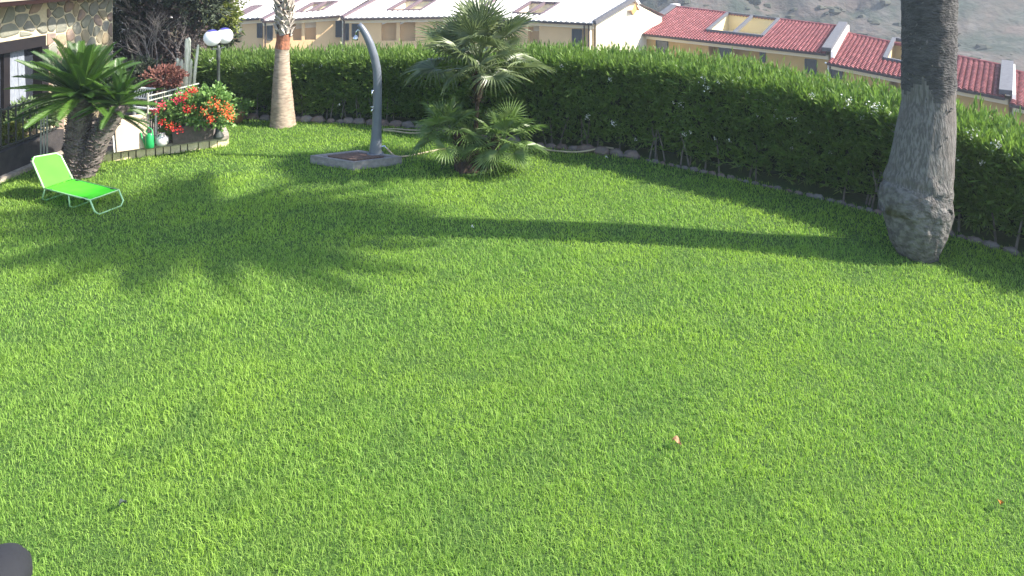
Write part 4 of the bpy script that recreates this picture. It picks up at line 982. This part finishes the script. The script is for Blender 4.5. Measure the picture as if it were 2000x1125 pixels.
def backside(t, E, matn, roofm, wid=9, bottom=-10.5):
    E0, E1, R0, R1 = E; B0 = R0+(R0-E0); B1 = R1+(R1-E1); B0.z = E0.z; B1.z = E1.z
    q = MB(); q.add([R0, R1, B1, B0], [(0,1,2,3)]); q.build('rear_roof', M[roofm], t)
    q = MB()
    for a, r, c in ((E0, R0, B0), (E1, R1, B1)):
        k = (c-a)*.06; k.z = 0; m = (R1-R0).normalized()*(.12 if a is E0 else -.12)
        q.add([a+k+m-Vector((0,0,.1)), r+m-Vector((0,0,.12)), c-k+m-Vector((0,0,.1)), Vector(((c-k+m).x,(c-k+m).y,bottom)), Vector(((a+k+m).x,(a+k+m).y,bottom))], [(0,1,2,3,4)])
    q.build('gable', M[matn], t)
    return B0, B1
glare_houses = [
 ('terrace house with roof whitened by sun glare, farthest left, half behind the yellow green tree', [at(300,50,53), at(508,36,51), at(400,0,58), at(590,-6,56)], [(452,472,80)], [(503,44,512,73)], [], (455,34,512,13), []),
 ('terrace house with roof whitened by sun glare, behind the pale slender palm', [at(512,42,50), at(665,31,51.5), at(600,-6,55), at(745,-16,57)], [(572,589,77),(595,617,76)], [(522,50,532,78),(656,41,667,72)], [(518,46,95,'gutter')], (578,26,661,4), [(574,590,46)]),
 ('terrace house with roof whitened by sun glare, behind the shower head', [at(668,37,50.5), at(915,33,51.5), at(752,-8,56), at(975,-10,57)], [(745,774,77),(781,811,78)], [(688,47,700,72),(675,46,681,78)], [(672,42,90,'gutter')], (757,22,855,1), [(746,772,48),(782,800,48)]),
 ('end house with roof whitened by sun glare and a bright white gable wall, right of the fan palm', [at(915,35,50.6), at(1157,47,47.2), at(985,-9,56), at(1235,0,50.5)], [(1031,1053,84)], [(1118,57,1136,92)], [(1141,50,95,'gutter')], (1003,27,1093,8), []),
]
def hole_uv(E, h):
    x0, y0_, x1, y1_ = h; xm = (x1-x0)*.18
    a = invuv(E, x0+xm, y0_); c = invuv(E, x1-(x1-x0)*.08, y1_); a2 = invuv(E, x0, y0_)
    return ((a2[0], a2[1]), (max(c[0], a2[0]+.1), max(c[1], a2[1]+.1)))
for i, (lab, E, strips, wins, pipes, hole, slopes) in enumerate(glare_houses):
    t = thing('terrace_house', lab, 'house', Vector((*((E[0]+E[1])/2).xy, -10.5)), 'terrace houses with sun glare on their roofs')
    u0, v0 = invuv(E, hole[0], hole[1]); u1, v1 = invuv(E, hole[2], hole[3])
    roof(t, E, .42, 'glarewhite', ((min(u0,u1-.05), v0), (u1, max(v1, v0+.15))), 'cream', 'purple', rows=14)
    wallrow(t, E, 'peach', strips, windows=wins, pipes=pipes, slopes=slopes)
    B = backside(t, E, 'cream', 'glarewhite')
    verge(t, E[0], E[2], .35, .25, 'purple')
    if i == 3:
        E0, E1, R0, R1 = E
        far = at(1266,42,54.5)
        verge(t, E1+Vector((.15,0,0)), R1+Vector((.15,0,0)), .3, .3, 'rooflead'); verge(t, R1+Vector((.15,0,0)), far, .3, .3, 'white')
        c0 = E1+Vector((-.15,.3,-.1)); c1 = R1+Vector((.0,.2,-.15)); c2_ = far+Vector((-.35,0,-.25))
        q = MB(); q.add([Vector((c0.x,c0.y,-10.5)), Vector((c2_.x,c2_.y,-10.5)), c2_, c1, c0], [(0,1,2,3,4)]); q.build('gable_wall', M['cream'], t)
        q = MB(); q.add([c1+Vector((.15,-.6,-.05)), c2_+Vector((.3,-.6,.05)), c2_+Vector((-.35,-.62,-.4)), c1+Vector((-.15,-.62,-.75))], [(0,1,2,3)]); q.build('eave_underside', M['soffito'], t)
        q = MB(); q.tube([Vector((c0.x-.1,c0.y-.1,E1.z)), Vector((c0.x-.1,c0.y-.1,-10.5))], .05, 8); q.build('downpipe', M['gutter'], t)
reds = [
 ('red tiled house with a double yellow roof terrace, right of the white gable', [at(1245,66,52), at(1612,106,40.7), at(1316,14,57), at(1645,54,46)], [(1384,1402,120),(1430,1490,122)], [(1282,79,1304,105),(1404,88,1428,118),(1573,115,1594,142),(1485,96,1494,120)], [], (1382,62,1521,40), True),
 ('red tiled house with a small yellow roof terrace, left part behind the thick palm', [at(1616,124,40), at(1962,192,32.5), at(1652,66,45.5), at(1966,132,37.5)], [(1735,1755,175)], [(1622,131,1645,150)], [(1618,126,160,'white')], (1728,118,1800,86), False),
 ('red tiled house cut by the right edge of the picture', [at(1972,204,32), at(2150,245,29), at(1976,140,37), at(2165,180,33.5)], [], [], [], None, False)]
for i, (lab, E, strips, wins, pipes, hole, dv) in enumerate(reds):
    t = thing('terrace_house', lab, 'house', Vector((*((E[0]+E[1])/2).xy, -10.5)), 'red tiled terrace houses')
    hu = None
    if hole:
        u0, v0 = invuv(E, hole[0], hole[1]); u1, v1 = invuv(E, hole[2], hole[3]); v0 -= .0; hu = ((u0, min(v0, v1-.3)), (u1, max(v1, v0+.3)))
        print('hole', hu)
    roof(t, E, .27, 'roofred', hu, 'yellow', 'rooflead', rows=24, divide=dv, lip=.12)
    wallrow(t, E, 'ochre', strips, windows=wins, pipes=pipes)
    backside(t, E, 'ochre', 'roofred')
    E0, E1, R0, R1 = E
    if i == 0: verge(t, E0, R0, .55, .3, 'rooflead'); 
    if i < 2:
        o1 = Vector((.1,.05,0)); verge(t, E1+o1, R1+o1, .55, .25, 'rooflead', .3, 'parapet_cap')
        q = MB(); q.hexa([E1+Vector((.3,-.1,-1.2)), E1+Vector((.5,-.1,-1.2)), R1+Vector((.5,0,-1.2)), R1+Vector((.3,0,-1.2)), E1+Vector((.3,-.1,.2)), E1+Vector((.5,-.1,.2)), R1+Vector((.5,0,.2)), R1+Vector((.3,0,.2))]); q.build('parapet', M['white'], t)
    if i == 0:
        c = at(1319,14,57.3); q = MB(); q.box(c-Vector((0,0,.6)), .7, .5, .9, .3); q.build('chimney', M['white'], t)

hz = MB(); hz.hexa([(-450,-40,-14),(450,-40,-14),(450,640,-14),(-450,640,-14),(-450,-40,50),(450,-40,50),(450,640,50),(-450,640,50)])
hm = bpy.data.materials.new('haze'); hm.use_nodes = True; hm.node_tree.nodes.clear()
ho = hm.node_tree.nodes.new('ShaderNodeOutputMaterial'); hv = hm.node_tree.nodes.new('ShaderNodeVolumePrincipled')
hv.inputs['Density'].default_value = .0011; hv.inputs['Color'].default_value = (.80,.88,1,1); hv.inputs['Anisotropy'].default_value = .2
hm.node_tree.links.new(hv.outputs[0], ho.inputs['Volume'])
tag(hz.build('haze', hm, kind='stuff'), 'thin pale afternoon haze in the air over the far hillside', 'haze')

# ------------------------------------------------------------------ small things
def fallen(px, py, m_, s_z, lab, rz):
    p = G(px, py, .045); q = MB(); vs = []
    for i in range(7):
        t = i/6; w_ = s_z*.42*math.sin(math.pi*min(.98, t+.03)); z = .012*math.sin(t*5)+random.uniform(0,.006)
        for sd in (-1, 0, 1): v_ = Matrix.Rotation(rz, 3, 'Z')@Vector(((t-.5)*s_z, sd*w_, z+(.018 if sd else 0))); vs.append(p+v_)
    q.add(vs, [(i*3+k, i*3+3+k, i*3+4+k, i*3+1+k) for i in range(6) for k in range(2)]); o = q.build('fallen_leaf', M[m_], loc=p); tag(o, lab, 'leaf', 'fallen leaves on the lawn')
fallen(1322,865,'deadleaf',.065,'curled tan fallen leaf on the grass in the middle foreground',-.5)
fallen(1955,985,'deadorange',.05,'small orange fallen leaf on the grass at the bottom right',.8)
fallen(240,985,'deadgreen',.05,'dark grey green fallen leaf on the grass at the bottom left',1.1)
fallen(1185,308,'flower',.05,'fallen white blossom on the grass near the hose end',.2)
fallen(923,444,'flower',.03,'tiny white blossom on the grass in the palm shadow',.2)
pc = G(-12, 1130, .0); pc = at(-22, 1150, 3.15); ph = max(.05, pc.z)
o = MB(); o.lathe([(.16,0),(.16,pc.z-.02),(.175,pc.z),(.17,pc.z+.05),(.14,pc.z+.10),(.09,pc.z+.135),(.03,pc.z+.15)], (pc.x, pc.y, 0), 28)
o = o.build('bollard', M['postgrey'], loc=(pc.x, pc.y, 0), smooth=True); tag(o, 'dark grey rounded post top cut by the bottom left corner', 'post')
# cream table corner at the left edge
tcx = at(-50, 401, 8.2); t = thing('side_table', 'cream side table whose rounded edge shows at the left, in front of the lounger', 'table', Vector((tcx.x, 8.2, 0)))
q = MB(); q.lathe([(.24,tcx.z-.05),(.255,tcx.z-.03),(.255,tcx.z),(.24,tcx.z+.01)], (tcx.x, 8.2, 0), 28); q.build('table_top', M['table'], t, smooth=True)
for a in (.6, 2.2, 3.8, 5.4):
    q = MB(); q.tube([Vector((tcx.x+.17*math.cos(a), 8.2+.17*math.sin(a), tcx.z-.04)), Vector((tcx.x+.2*math.cos(a), 8.2+.2*math.sin(a), 0))], .015, 8); q.build('leg', M['table'], t)
